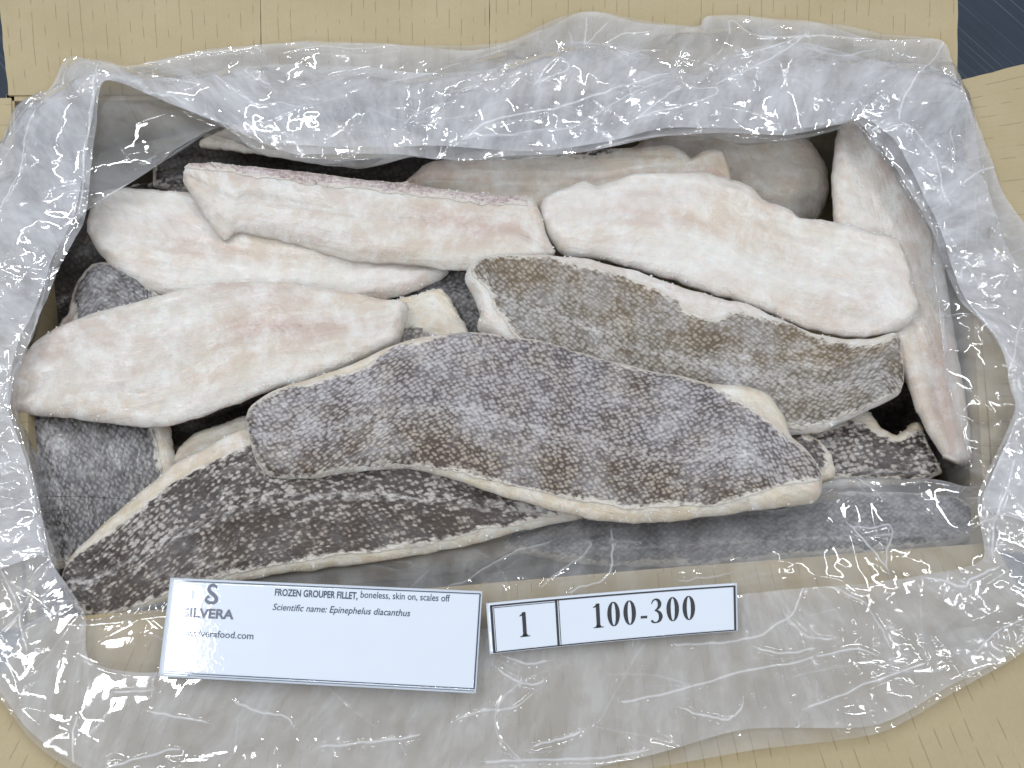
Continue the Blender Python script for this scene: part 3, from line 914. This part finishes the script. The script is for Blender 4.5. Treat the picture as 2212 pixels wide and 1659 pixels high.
def pillows(X, Y, seed, cell, stretch, ang, warp=.25):
    """squared distance to the nearest of scattered points: soft panels meeting in sharp creases"""
    c, s_ = math.cos(ang), math.sin(ang)
    wx = fbm(X / cell * .6, Y / cell * .6, 2, seed + 5) * warp
    wy = fbm(X / cell * .6, Y / cell * .6, 2, seed + 9) * warp
    u = (X * c + Y * s_) / (cell * stretch) + wx + 50
    v = (-X * s_ + Y * c) / cell + wy + 50
    iu, iv = np.floor(u).astype(int), np.floor(v).astype(int)
    best = np.full(X.shape, 9.0)
    tab = np.random.default_rng(seed + 500).uniform(0, 1, (4096, 2))
    for a in (-1, 0, 1):
        for b_ in (-1, 0, 1):
            k = ((iu + a) * 73 + (iv + b_) * 937 + seed * 11) % 4096
            d = (u - iu - a - tab[k, 0]) ** 2 + (v - iv - b_ - tab[k, 1]) ** 2
            best = np.minimum(best, d)
    return best - .25


CREASES = [
    [(1261, 109), (1269, 35)], [(1308, 47), (1265, 98)], [(1312, 98), (1355, 125), (1386, 117), (1441, 113)], [(1312, 94), (1347, 70), (1398, 64)],
    [(847, 191), (902, 172), (1003, 133), (1117, 94)], [(957, 246), (1003, 219), (1035, 211)], [(878, 297), (910, 279), (960, 266)],
    [(1003, 332), (1050, 301), (1113, 277), (1199, 260), (1277, 234), (1355, 207), (1441, 168)],
    [(1003, 332), (1058, 320), (1121, 312), (1218, 295), (1277, 273), (1355, 230), (1433, 191)],
    [(1156, 219), (1191, 176), (1210, 168), (1226, 187), (1191, 203), (1156, 219)], [(1371, 281), (1418, 250), (1466, 207)],
    [(1371, 281), (1472, 258), (1539, 230), (1543, 215), (1503, 211), (1472, 191)], [(1543, 203), (1621, 164), (1700, 109), (1739, 74)],
    [(1590, 129), (1637, 117), (1731, 78)], [(1637, 86), (1739, 78), (1832, 72), (1989, 74)], [(1743, 109), (1805, 127), (1856, 113), (1895, 100)],
    [(2043, 86), (2020, 121), (1969, 184), (1934, 250), (1930, 277)], [(1934, 289), (1957, 305), (2004, 371), (2039, 461)],
    [(2071, 172), (2094, 195), (2114, 223)], [(2071, 410), (2114, 375), (2149, 359)], [(2043, 297), (2047, 352), (2051, 379)],
    [(1551, 121), (1575, 70), (1578, 39), (1598, 55), (1621, 78), (1653, 84)], [(332, 176), (367, 180), (383, 191), (414, 201), (441, 213)],
    [(469, 180), (492, 203), (562, 244), (617, 242), (648, 258), (664, 252)], [(539, 152), (535, 168), (558, 187), (586, 195)],
    [(148, 148), (137, 172), (129, 195)], [(117, 227), (86, 266), (70, 312), (62, 359), (47, 398), (23, 449), (8, 488)],
    [(250, 129), (312, 121), (391, 111), (469, 102), (543, 94), (566, 104)], [(617, 113), (703, 105), (781, 109), (864, 94)],
    [(160, 434), (219, 422), (258, 402)], [(320, 222), (371, 234), (414, 250)], [(220, 165), (208, 260), (196, 370), (184, 480)],
    [(972, 1261), (1003, 1253), (1027, 1234), (1066, 1206), (1121, 1175), (1191, 1157)], [(1166, 1267), (1211, 1230), (1253, 1198), (1281, 1167), (1273, 1159)],
    [(1326, 1132), (1328, 1175), (1320, 1230), (1293, 1257), (1250, 1265), (1234, 1277)], [(1078, 1448), (1121, 1472), (1156, 1476), (1175, 1468)],
    [(984, 1552), (1035, 1536), (1113, 1527), (1148, 1501)], [(691, 1612), (769, 1605), (847, 1595), (902, 1587)], [(1156, 1609), (1203, 1597), (1253, 1581)],
    [(1050, 1644), (1152, 1640), (1277, 1638), (1355, 1628), (1398, 1618)], [(1473, 1253), (1520, 1245), (1575, 1238)],
    [(1629, 1247), (1684, 1243), (1731, 1243), (1748, 1253), (1731, 1280), (1719, 1316), (1676, 1351), (1637, 1374), (1567, 1386), (1461, 1392)],
    [(1848, 1128), (1875, 1163), (1895, 1187), (1922, 1226)], [(1848, 1128), (1895, 1132), (1934, 1128), (1924, 1183), (1922, 1222)],
    [(2008, 1247), (2051, 1257), (2082, 1269), (2094, 1253), (2153, 1226)], [(1485, 1531), (1504, 1540), (1543, 1546), (1575, 1554), (1598, 1538), (1610, 1519)],
    [(1754, 1527), (1856, 1484), (1926, 1456), (2004, 1429)], [(1563, 1624), (1598, 1613), (1633, 1597), (1700, 1585), (1731, 1570)],
    [(2121, 1402), (2160, 1363), (2212, 1335)], [(1348, 1515), (1465, 1491), (1598, 1452), (1739, 1425), (1856, 1398), (1895, 1413)],
    [(199, 1390), (273, 1380), (312, 1378), (352, 1368)], [(324, 1536), (391, 1550), (441, 1558)], [(508, 1515), (547, 1534), (617, 1548), (625, 1558)],
    [(242, 1495), (328, 1488)], [(148, 1652), (152, 1597), (160, 1550)], [(4, 1230), (23, 1265), (43, 1312), (47, 1363), (59, 1402)],
    [(223, 1655), (289, 1640), (352, 1620), (379, 1616)], [(2207, 690), (2160, 830), (2120, 960), (2100, 1090)], [(2190, 1000), (2150, 1120), (2140, 1200)],
    [(1100, 1420), (1140, 1432), (1180, 1428)], [(1700, 1330), (1740, 1370), (1800, 1378)], [(1640, 1400), (1700, 1410), (1760, 1398)]]


def crease_field(P, lines, seed, n_random=0, n_faint=110):
    """signed distance (mm) to the nearest crease line and that crease's strength"""
    r = np.random.default_rng(seed + 900)
    xy = P[:, :2] * 1000
    best = np.full(len(xy), 60.0); strength = np.zeros(len(xy))
    work = []
    for k in lines:
        pts = crom(k, max(6, len(k) * 5))
        w3 = at(pts[:, 0], pts[:, 1], np.full(len(pts), RIM + .010))[:, :2] * 1000
        kk = np.arange(len(w3)) * .35
        w3 = w3 + np.stack([noise2(kk, kk * 0 + .3, seed + len(work)), noise2(kk, kk * 0 + 5.3, seed + len(work))], -1) * .9
        work.append((w3, r.uniform(.55, 1.0)))
    lo, hi = xy.min(0), xy.max(0)
    for k in range(n_random):
        p = P[r.integers(len(P)), :2] * 1000
        a = r.uniform(0, np.pi * 2); L_ = r.choice([6, 12, 22, 38, 60], p=[.22, .22, .22, .2, .14])
        n = max(4, int(L_ / 2.5)); pts = [p]
        bend = r.normal(0, .10)
        for q in range(n):
            a += bend + r.normal(0, .16)
            pts.append(pts[-1] + np.array([math.cos(a), math.sin(a)]) * L_ / n)
        work.append((np.array(pts), r.uniform(.15, .7)))
    for k in range(n_faint):
        p = P[r.integers(len(P)), :2] * 1000
        a = r.normal(.25, .7) if r.random() < .7 else r.uniform(0, np.pi)
        L_ = r.uniform(15, 75)
        n = max(5, int(L_ / 4)); pts = [p]
        bend = r.normal(0, .03)
        for q in range(n):
            a += bend + r.normal(0, .05)
            pts.append(pts[-1] + np.array([math.cos(a), math.sin(a)]) * L_ / n)
        work.append((np.array(pts), r.uniform(.06, .24)))
    for w3, st in work:
        l, h_ = w3.min(0) - 6, w3.max(0) + 6
        sel = np.flatnonzero((xy[:, 0] > l[0]) & (xy[:, 0] < h_[0]) & (xy[:, 1] > l[1]) & (xy[:, 1] < h_[1]))
        if not len(sel):
            continue
        q = xy[sel]
        bd = np.full(len(q), 1e9); sg = np.ones(len(q))
        for a_, b_ in zip(w3[:-1], w3[1:]):
            ab = b_ - a_
            t = np.clip(((q - a_) @ ab) / max(ab @ ab, 1e-9), 0, 1)
            dv = q - (a_ + t[:, None] * ab)
            d = np.sqrt((dv ** 2).sum(1))
            m = d < bd
            bd[m] = d[m]
            sg[m] = np.sign(ab[0] * dv[m, 1] - ab[1] * dv[m, 0]) + (dv[m, 0] == 0) * 0
        m = (bd < np.abs(best[sel])) & (bd < 6)
        best[sel[m]] = (np.where(sg == 0, 1, sg) * bd)[m]
        strength[sel[m]] = st
    return np.stack([best, strength], -1)


def loft(name, L, w, NB, seed, parent, wall_to, lift=0.0, lines=(), n_random=0, span=None):
    K = len(w)
    AA = np.stack([around(L[k], span) for k in range(K)])
    w = np.array(w)
    tb = np.linspace(0, 1, NB)
    seg = np.clip(np.searchsorted(w, tb, 'right') - 1, 0, K - 2)
    f = ((tb - w[seg]) / (w[seg + 1] - w[seg]))[:, None, None]
    ix = lambda o: np.clip(seg + o, 0, K - 1)
    p0, p1, p2, p3 = AA[ix(-1)], AA[ix(0)], AA[ix(1)], AA[ix(2)]
    dw = (w[ix(1)] - w[ix(0)])[:, None, None]
    m1 = (p2 - p0) / np.maximum((w[ix(1)] - w[ix(-1)])[:, None, None], 1e-6) * dw * .8
    m2 = (p3 - p1) / np.maximum((w[ix(2)] - w[ix(0)])[:, None, None], 1e-6) * dw * .8
    Bag = ((2 * f**3 - 3 * f**2 + 1) * p1 + (f**3 - 2 * f**2 + f) * m1 + (-2 * f**3 + 3 * f**2) * p2 + (f**3 - f**2) * m2).transpose(1, 0, 2)
    ringlen = np.linalg.norm(np.diff(np.vstack([AA[-2], AA[-2][:1]]), axis=0), axis=1)
    sa = np.concatenate([[0], np.cumsum(ringlen)[:-1]])[:, None] * np.ones((1, NB))
    sb = np.concatenate([np.zeros((NA, 1)), np.cumsum(np.linalg.norm(np.diff(Bag, axis=1), axis=2), axis=1)], 1)
    X, Y = Bag[..., 0] + .25 * Bag[..., 2], Bag[..., 1] + .18 * Bag[..., 2]
    du = np.roll(Bag, -1, 0) - np.roll(Bag, 1, 0)
    dv = np.gradient(Bag, axis=1)
    Nn = np.cross(du, dv)
    Nn /= np.maximum(np.linalg.norm(Nn, axis=-1, keepdims=True), 1e-12)
    sgn = np.sign(np.median(Nn[:, -20:, 2])) or 1.0
    Nn *= sgn
    tt = tb[None, :]
    W = np.zeros((NA, NB))
    # long sharp folds, panels between creases, then crumpled spots
    for k, (lam, ang, am, pw) in enumerate([(.095, 1.92, .11, 1), (.066, 1.30, .085, 1.2), (.044, 2.15, .06, 1.5), (.030, 1.7, .04, 2.2)]):
        mask = np.clip(noise2(X / (lam * 1.8), Y / (lam * 1.8), seed + 60 + k) * 1.6 + .5, 0, 1) ** pw
        W += creases(X, Y, seed + 3 + k, lam, ang, .3) * lam * am * mask
    for k, (cell, st_, ang, am, pw) in enumerate([(.050, 4.0, .35, .15, .8), (.026, 4.5, .12, .09, 1.4), (.013, 5.0, .55, .06, 4), (.008, 1.6, .1, .14, 8)]):
        mk = noise2(X / (cell * 2.6), Y / (cell * 2.6), seed + 90 + k)
        mask = np.clip(np.abs(mk) * 2.2 - .1, 0, 1) ** pw * np.sign(mk)
        W += pillows(X, Y, seed + 20 + k, cell, st_, ang) * cell * am * mask
    W += fbm(X * 13, Y * 13, 2, seed + 77) * .0035
    W += (np.abs(noise2(sa * 26 + noise2(sa * 9, sb * 9, seed + 5) * 1.0, sb * 5, seed + 81)) - .25) * .002
    amp = np.clip((tt - wall_to) / .12, 0.15, 1) * (1 - .5 * np.clip((tt - .9) / .1, 0, 1))
    front = np.clip((rimBL[1] - Bag[..., 1]) / .03 + .9, 0, 1)
    amp = amp * (1 - .40 * front)
    # pressed flat under the two cards
    cx, cy = (Bag[..., 0] + .095) / .26, (Bag[..., 1] - at(900, 1375, RIM)[1]) / .055
    press = np.clip(1.3 - np.sqrt(cx ** 2 + cy ** 2), 0, 1)
    amp = amp * (1 - .8 * np.clip(press * 3, 0, 1))
    Bag = Bag + Nn * (W * amp)[..., None]
    Bag[..., 2] += lift
    flapz = RIM + .0042 - SL * np.maximum(0, np.maximum(np.maximum(Bag[..., 1] - rimTL[1], rimBL[1] - Bag[..., 1]), np.maximum(Bag[..., 0] - rimBR[0], rimTL[0] - Bag[..., 0])))
    outside = (Bag[..., 1] > rimTL[1]) | (Bag[..., 1] < rimBL[1] + .02) | (Bag[..., 0] > rimBR[0] - .005) | (Bag[..., 0] < rimTL[0])
    om = outside & (tt > wall_to + .3)
    Bag[..., 2] = np.where(om, np.maximum(Bag[..., 2], flapz + lift * .3 + .0006 * (1 + noise2(X * 200, Y * 200, 3))), Bag[..., 2])
    return link(name, Bag.reshape(-1, 3), grid_faces(NA, NB, close=span is None), (M_GUS if span else M_PLY) if parent else M_BAG, parent,
                uvs={'metric': np.stack([sa, sb], -1).reshape(-1, 2) + seed * .77, 'crease': crease_field(Bag.reshape(-1, 3), lines, seed, n_random)})


bag = loft('plastic_liner_bag', L, [0, .07, .17, .24, .28, .46, .62, .80, 1.0], 230, 0, None, .14, lines=[c for c in CREASES if 1100 < np.mean([p[1] for p in c]) < 1270] + CREASES[38:40] + CREASES[27:29], n_random=26)
tag(bag, 'clear crinkled plastic liner bag lining the carton, its mouth folded out over the flaps', 'plastic bag')

# the second ply of the bag, folded back loosely on the first
I2 = {5: (78, 715), 6: (126, 590), 7: (186, 492), 8: (201, 385), 9: (212, 285), 10: (236, 178), 11: (430, 252),
      24: (1966, 424), 25: (2006, 496), 26: (2035, 565), 27: (2076, 645), 28: (2150, 735), 29: (2190, 880), 30: (2110, 1070), 31: (2120, 1212),
      32: (2010, 1238), 33: (1880, 1262), 34: (1720, 1275), 35: (1560, 1290), 36: (1400, 1305), 37: (1200, 1330), 38: (1000, 1370), 39: (800, 1400), 40: (560, 1420), 41: (330, 1455),
      42: (198, 1430), 43: (188, 1330), 44: (150, 1264), 0: (117, 1216)}
def ply_loops(I_over, fr, rise, in_shift):
    l2 = [[] for _ in range(5)]
    for k, (I, zi, Rp, Mp, puff) in enumerate(ST):
        Iq = np.array(I_over.get(k, I), float)
        Iq = Iq + (np.array(Rp) - Iq) * in_shift[k]
        M2 = (np.array(Rp) + (np.array(Mp) - np.array(Rp)) * fr[k])
        front_k = 31 <= k <= 42
        z_i = (.006 if front_k else max(zi, 4) * MM + .004)
        i = at(*Iq, RIM + z_i)
        if front_k:
            i[2] -= SL * max(0, rimBL[1] - i[1]) * .8
        m0 = at(*M2, RIM)
        r = at(*Rp, RIM)
        mz = RIM + .0075 - SL * np.linalg.norm((m0 - r)[:2])
        mth = at(*M2, mz)
        pf = (2.0 if front_k else puff * .45 * rise) * MM
        for q, (t_, e) in enumerate(((0, -.0008), (.05, .0003), (.36, pf * .7), (.70, pf * .7), (1, 0))):
            p = i * (1 - t_) + mth * t_
            l2[q].append([p[0], p[1], p[2] + e])
    return np.array(l2)


kk = np.arange(NS)
loft('folded_back_ply', ply_loops(I2, 0.93 + 0.10 * noise2(kk * .7, kk * 0 + .4, 9), 1.0, kk * 0 + .02), [0, .06, .38, .70, 1.0], 150, 13, bag, -.2, lift=.003,
     lines=CREASES, n_random=30)
# the gusset of the bag doubles it again along the left, the back and the right
I3 = dict(I2); I3.update({11: (430, 262), 28: (2160, 740), 29: (2195, 880)})
loft('gusset_ply', ply_loops(I3, 0.42 + 0.34 * noise2(kk * .55, kk * 0 + 2.4, 19), 1.5, .10 + .10 * np.abs(noise2(kk * .5, kk * 0 + 7.4, 29))), [0, .06, .38, .70, 1.0], 90, 29, bag, -.2, lift=.005,
     lines=[c for c in CREASES if np.mean([p[1] for p in c]) < 700 or np.mean([p[0] for p in c]) > 2080], n_random=14, span=(0.3, 30.2))

# ------------------------------------------------------------------ the two cards lying on the liner
class Card:
    def __init__(self, corners, ztop, zbot, wmm, bend=None, lift=0.0):
        self.c = [np.array(c, float) for c in corners]     # TL TR BR BL (sketch)
        self.zt, self.zb, self.w, self.bend = ztop, zbot, wmm, bend
        a = at(*corners[0], RIM); b_ = at(*corners[1], RIM); d = at(*corners[3], RIM)
        self.h = wmm * np.linalg.norm(d - a) / np.linalg.norm(b_ - a)

    def p(self, x, y, off=0.0):
        """card coordinates in mm from the top left, y downwards -> world"""
        u = np.asarray(x, float) / self.w; v = np.asarray(y, float) / self.h
        TL, TR, BR, BL = self.c
        q = (TL * (1 - u)[..., None] + TR * u[..., None]) * (1 - v)[..., None] + (BL * (1 - u)[..., None] + BR * u[..., None]) * v[..., None]
        if self.bend:
            q = q + np.stack([u * 0, self.bend * 4 * u * (1 - u)], -1)
        z = RIM + (self.zt(u) * (1 - v) + self.zb(u) * v) * MM
        P = at(q[..., 0], q[..., 1], z)
        P[..., 2] += off
        return P


def card_mesh(name, card, parent, nu=60, nv=16, th=0.0007):
    x = np.linspace(0, card.w, nu); y = np.linspace(0, card.h, nv)
    Xg, Yg = np.meshgrid(x, y, indexing='ij')
    top = card.p(Xg, Yg).reshape(-1, 3)
    bot = top - [0, 0, th]
    n_, m_ = nu, nv
    ring = [i * m_ for i in range(n_)] + [(n_ - 1) * m_ + j for j in range(1, m_)] + [i * m_ + m_ - 1 for i in range(n_ - 2, -1, -1)] + [j for j in range(m_ - 2, 0, -1)]
    ring = np.array(ring); r2 = np.roll(ring, -1)
    f = np.vstack([grid_faces(n_, m_, flip=True), grid_faces(n_, m_) + n_ * m_, np.stack([ring, r2, r2 + n_ * m_, ring + n_ * m_], -1)])
    uv = np.stack([Xg, Yg], -1).reshape(-1, 2) * MM
    o = link(name, np.vstack([top, bot]) - np.array(parent.location), f, M_PAPER, parent, uvs={'metric': np.vstack([uv, uv + .5])})
    return o


def printed(name, card, parent, verts2, faces, mat, off=0.00022):
    V = np.asarray(verts2, float)
    P = card.p(V[:, 0], V[:, 1], off)
    o = link(name, P - np.array(parent.location), faces, mat, parent, smooth=False)
    # faces up
    me = o.data
    if sum(p.normal.z for p in me.polygons) < 0:
        me.flip_normals()
    return o


def strokes_poly(paths):
    """paths: list of (points, widths) -> verts, faces"""
    V, F = [], []
    for pts, wd in paths:
        P = np.asarray(pts, float); wd = np.broadcast_to(np.asarray(wd, float), (len(P),))
        T = np.gradient(P, axis=0)
        T /= np.maximum(np.linalg.norm(T, axis=1, keepdims=True), 1e-9)
        Nr = np.stack([-T[:, 1], T[:, 0]], -1)
        b0 = len(V)
        V += (P + Nr * wd[:, None] / 2).tolist() + (P - Nr * wd[:, None] / 2).tolist()
        n = len(P)
        F += [(b0 + i, b0 + i + 1, b0 + n + i + 1, b0 + n + i) for i in range(n - 1)]
    return V, F


def line(x0, y0, x1, y1, w, n=40):
    return (np.stack([np.linspace(x0, x1, n), np.linspace(y0, y1, n)], -1), w)


def text2d(s, size, x, y, bold=0.0, italic=0.0, xs=0.86):
    """text as flat polygons in card mm, baseline at y"""
    cu = bpy.data.curves.new('t', 'FONT')
    cu.body = s; cu.size = size; cu.offset = bold; cu.fill_mode = 'FRONT'; cu.resolution_u = 4
    o = bpy.data.objects.new('t', cu)
    COL.objects.link(o)
    dg = bpy.context.evaluated_depsgraph_get()
    me = bpy.data.meshes.new_from_object(o.evaluated_get(dg))
    V = np.array([v.co[:] for v in me.vertices]); F = [tuple(p.vertices) for p in me.polygons]
    bpy.data.objects.remove(o, do_unlink=True); bpy.data.curves.remove(cu); bpy.data.meshes.remove(me)
    px = V[:, 0] * xs + V[:, 1] * italic + x
    py = y - V[:, 1]
    return np.stack([px, py], -1), F, px.max()


def digit(ch, x, base, h):
    """bold book-face numerals drawn as strokes; y grows downwards; returns paths, advance"""
    w = h * .5
    th = np.linspace(0, 2 * np.pi, 41)
    if ch == '0':
        cx, cy = x + w * .5, base - h * .5
        P = np.stack([cx + np.cos(th) * w * .335, cy + np.sin(th) * h * .475], -1)
        wd = h * (.035 + .135 * np.abs(np.cos(th)) ** 1.3)
        return [(P, wd)], w
    if ch == '1':
        sx = x + w * .54
        stem = line(sx, base - h * .97, sx, base - h * .01, h * .15, 12)
        flag = (np.array([[sx - w * .36, base - h * .83], [sx - w * .2, base - h * .865], [sx + h * .05, base - h * .955]]), np.array([h * .03, h * .06, h * .07]))
        serif = line(x + w * .14, base - h * .018, x + w * .95, base - h * .018, h * .036, 8)
        foot = (np.array([[sx, base - h * .12], [sx, base - h * .02]]), np.array([h * .15, h * .27]))
        return [stem, flag, serif, foot], w
    if ch == '3':
        P = np.array([(.10, .80), (.20, .92), (.42, .985), (.64, .93), (.74, .80), (.68, .66), (.50, .555), (.36, .52), (.54, .49), (.72, .40), (.80, .25), (.70, .09), (.46, .015), (.22, .025), (.10, .09), (.12, .13)])
        wd = np.array([.03, .05, .06, .12, .15, .12, .06, .03, .08, .13, .16, .11, .05, .06, .11, .04]) * h
        Q = crom(np.column_stack([x + P[:, 0] * w * 1.02, base - P[:, 1] * h * .97]), 70)
        L0 = np.linspace(0, 1, len(wd))
        d = np.concatenate([[0], np.cumsum(np.linalg.norm(np.diff(np.column_stack([P[:, 0] * w, P[:, 1] * h]), axis=0), axis=1))]); d /= d[-1]
        return [(Q, np.interp(np.linspace(0, 1, 70), d, wd))], w
    if ch == '-':
        return [line(x + w * .08, base - h * .27, x + w * .60, base - h * .27, h * .10, 6)], w * .68
    return [], w


# --- product card
cardA = Card([(368, 1248), (1042, 1277), (1028, 1498), (342, 1461)], lambda u: 17.5 + .8 * np.sin(u * 3.1), lambda u: 15 + .8 * np.sin(u * 3.0 + .3), 190)
lab = empty('product_card', tuple(cardA.p(np.array(95.), np.array(cardA.h))))
tag(lab, 'white laminated card with a hook logo and small fish product text', 'label card')
card_mesh('card_sheet', cardA, lab)
wA, hA = cardA.w, cardA.h
bx = [line(3.2, 1.6, wA - 1.2, 1.6, .55), line(3.2, hA - 2.6, wA - 1.2, hA - 2.6, .55), line(3.2, 1.6, 3.2, hA - 2.6, .55), line(wA - 1.2, 1.6, wA - 1.2, hA - 2.6, .8),
      line(3.2, hA - 1.3, wA - 1.2, hA - 1.3, .35)]
V, F = strokes_poly(bx)
printed('border_line', cardA, lab, V, F, M_NAVY)
hs = wA / 2112.0 * 1.0          # mm per zoomed unit of the card photograph


def cz(x, y):
    """zoom picture of the card -> card mm (undo its lean)"""
    tl, tr, br, bl = np.array([(104, 60), (2178, 158), (2140, 830), (40, 712)], float)
    # inverse bilinear by Newton
    p = np.array([x, y], float); u, v_ = .5, .5
    for _ in range(20):
        q = (tl * (1 - u) + tr * u) * (1 - v_) + (bl * (1 - u) + br * u) * v_
        Ju = (tr - tl) * (1 - v_) + (br - bl) * v_; Jv = (bl - tl) * (1 - u) + (br - tr) * u
        d = np.linalg.solve(np.column_stack([Ju, Jv]), p - q)
        u += d[0]; v_ += d[1]
    return u * wA, v_ * hA


def fit_text(name, s, p_left, p_right, size, mat, bold=0, italic=0):
    x0, y0 = cz(*p_left); x1, _ = cz(*p_right)
    _, _, xm = text2d(s, size, 0, 0, bold, italic, 1.0)
    V, F, _ = text2d(s, size, x0, y0, bold, italic, (x1 - x0) / xm)
    return printed(name, cardA, lab, V, F, mat)


fit_text('headline_text', 'FROZEN GROUPER FILLET,', (797, 180), (1350, 196), 5.6, M_NAVY, 0.13)
fit_text('headline_text', 'boneless, skin on, scales off', (1366, 197), (1962, 222), 5.6, M_NAVY, 0.02)
fit_text('species_text', 'Scientific name: Epinephelus diacanthus', (784, 276), (1700, 318), 5.5, M_NAVY, 0.03, 0.2)
fit_text('web_address_text', 'www.silverafood.com', (112, 440), (663, 456), 5.7, M_NAVY, 0.03)
fit_text('brand_text', 'SILVERA', (190, 318), (530, 328), 7.6, M_LOGO, 0.26)
hk = [(414, 133), (408, 118), (390, 110), (370, 118), (362, 138), (374, 158), (394, 174), (410, 192), (412, 212), (398, 226), (378, 228), (356, 222), (344, 208), (346, 192), (358, 176)]
hw = [.5, 1.6, 1.9, 1.9, 2.0, 2.1, 2.2, 2.2, 2.1, 1.9, 1.9, 1.9, 1.7, 1.2, .25]
Pk = np.array([cz(*p) for p in hk])
Q = crom(Pk, 90)
dd = np.concatenate([[0], np.cumsum(np.linalg.norm(np.diff(Pk, axis=0), axis=1))]); dd /= dd[-1]
V, F = strokes_poly([(Q, np.interp(np.linspace(0, 1, 90), dd, hw))])
barb = np.array([cz(*p) for p in ((358, 176), (376, 196), (366, 192), (352, 200))])
n0 = len(V); V += barb.tolist(); F.append((n0, n0 + 1, n0 + 2, n0 + 3))
printed('hook_logo', cardA, lab, V, F, M_LOGO)

# --- size card
cardB = Card([(1050, 1303), (1592, 1259), (1594, 1363), (1058, 1413)], lambda u: 17 + 0 * u, lambda u: 14.5 + 0 * u, 152, bend=-2.5)
lab2 = empty('size_card', tuple(cardB.p(np.array(76.), np.array(cardB.h))))
tag(lab2, 'narrow white strip card with black frame reading 1 and 100-300', 'size card')
card_mesh('card_sheet', cardB, lab2)
wB, hB = cardB.w, cardB.h
xd = wB * .278
V, F = strokes_poly([line(2.2, 2.0, wB - 1.4, 2.0, 1.0), line(3.6, hB - .6, wB - 1.4, hB - .6, .7), line(wB - 1.6, 1.6, wB - 1.6, hB - .4, 1.3),
                     line(2.9, 1.6, 2.9, hB - .2, 1.5), line(4.3, 2.8, 4.3, hB - .6, .35), line(xd, 2.0, xd, hB - .6, 1.4), line(xd + 1.5, 2.4, xd + 1.5, hB - .6, .4), line(4.3, 3.2, xd - .8, 3.2, .35)])
printed('frame_line', cardB, lab2, V, F, M_INK)
paths, _ = digit('1', xd * .43, hB * .735, hB * .50)
V, F = strokes_poly(paths)
printed('digit', cardB, lab2, V, F, M_INK)
xx = wB * .415
for ch in '100-300':
    paths, adv = digit(ch, xx, hB * .70, hB * .50)
    V, F = strokes_poly(paths)
    printed('digit', cardB, lab2, V, F, M_INK)
    xx += adv * 1.30
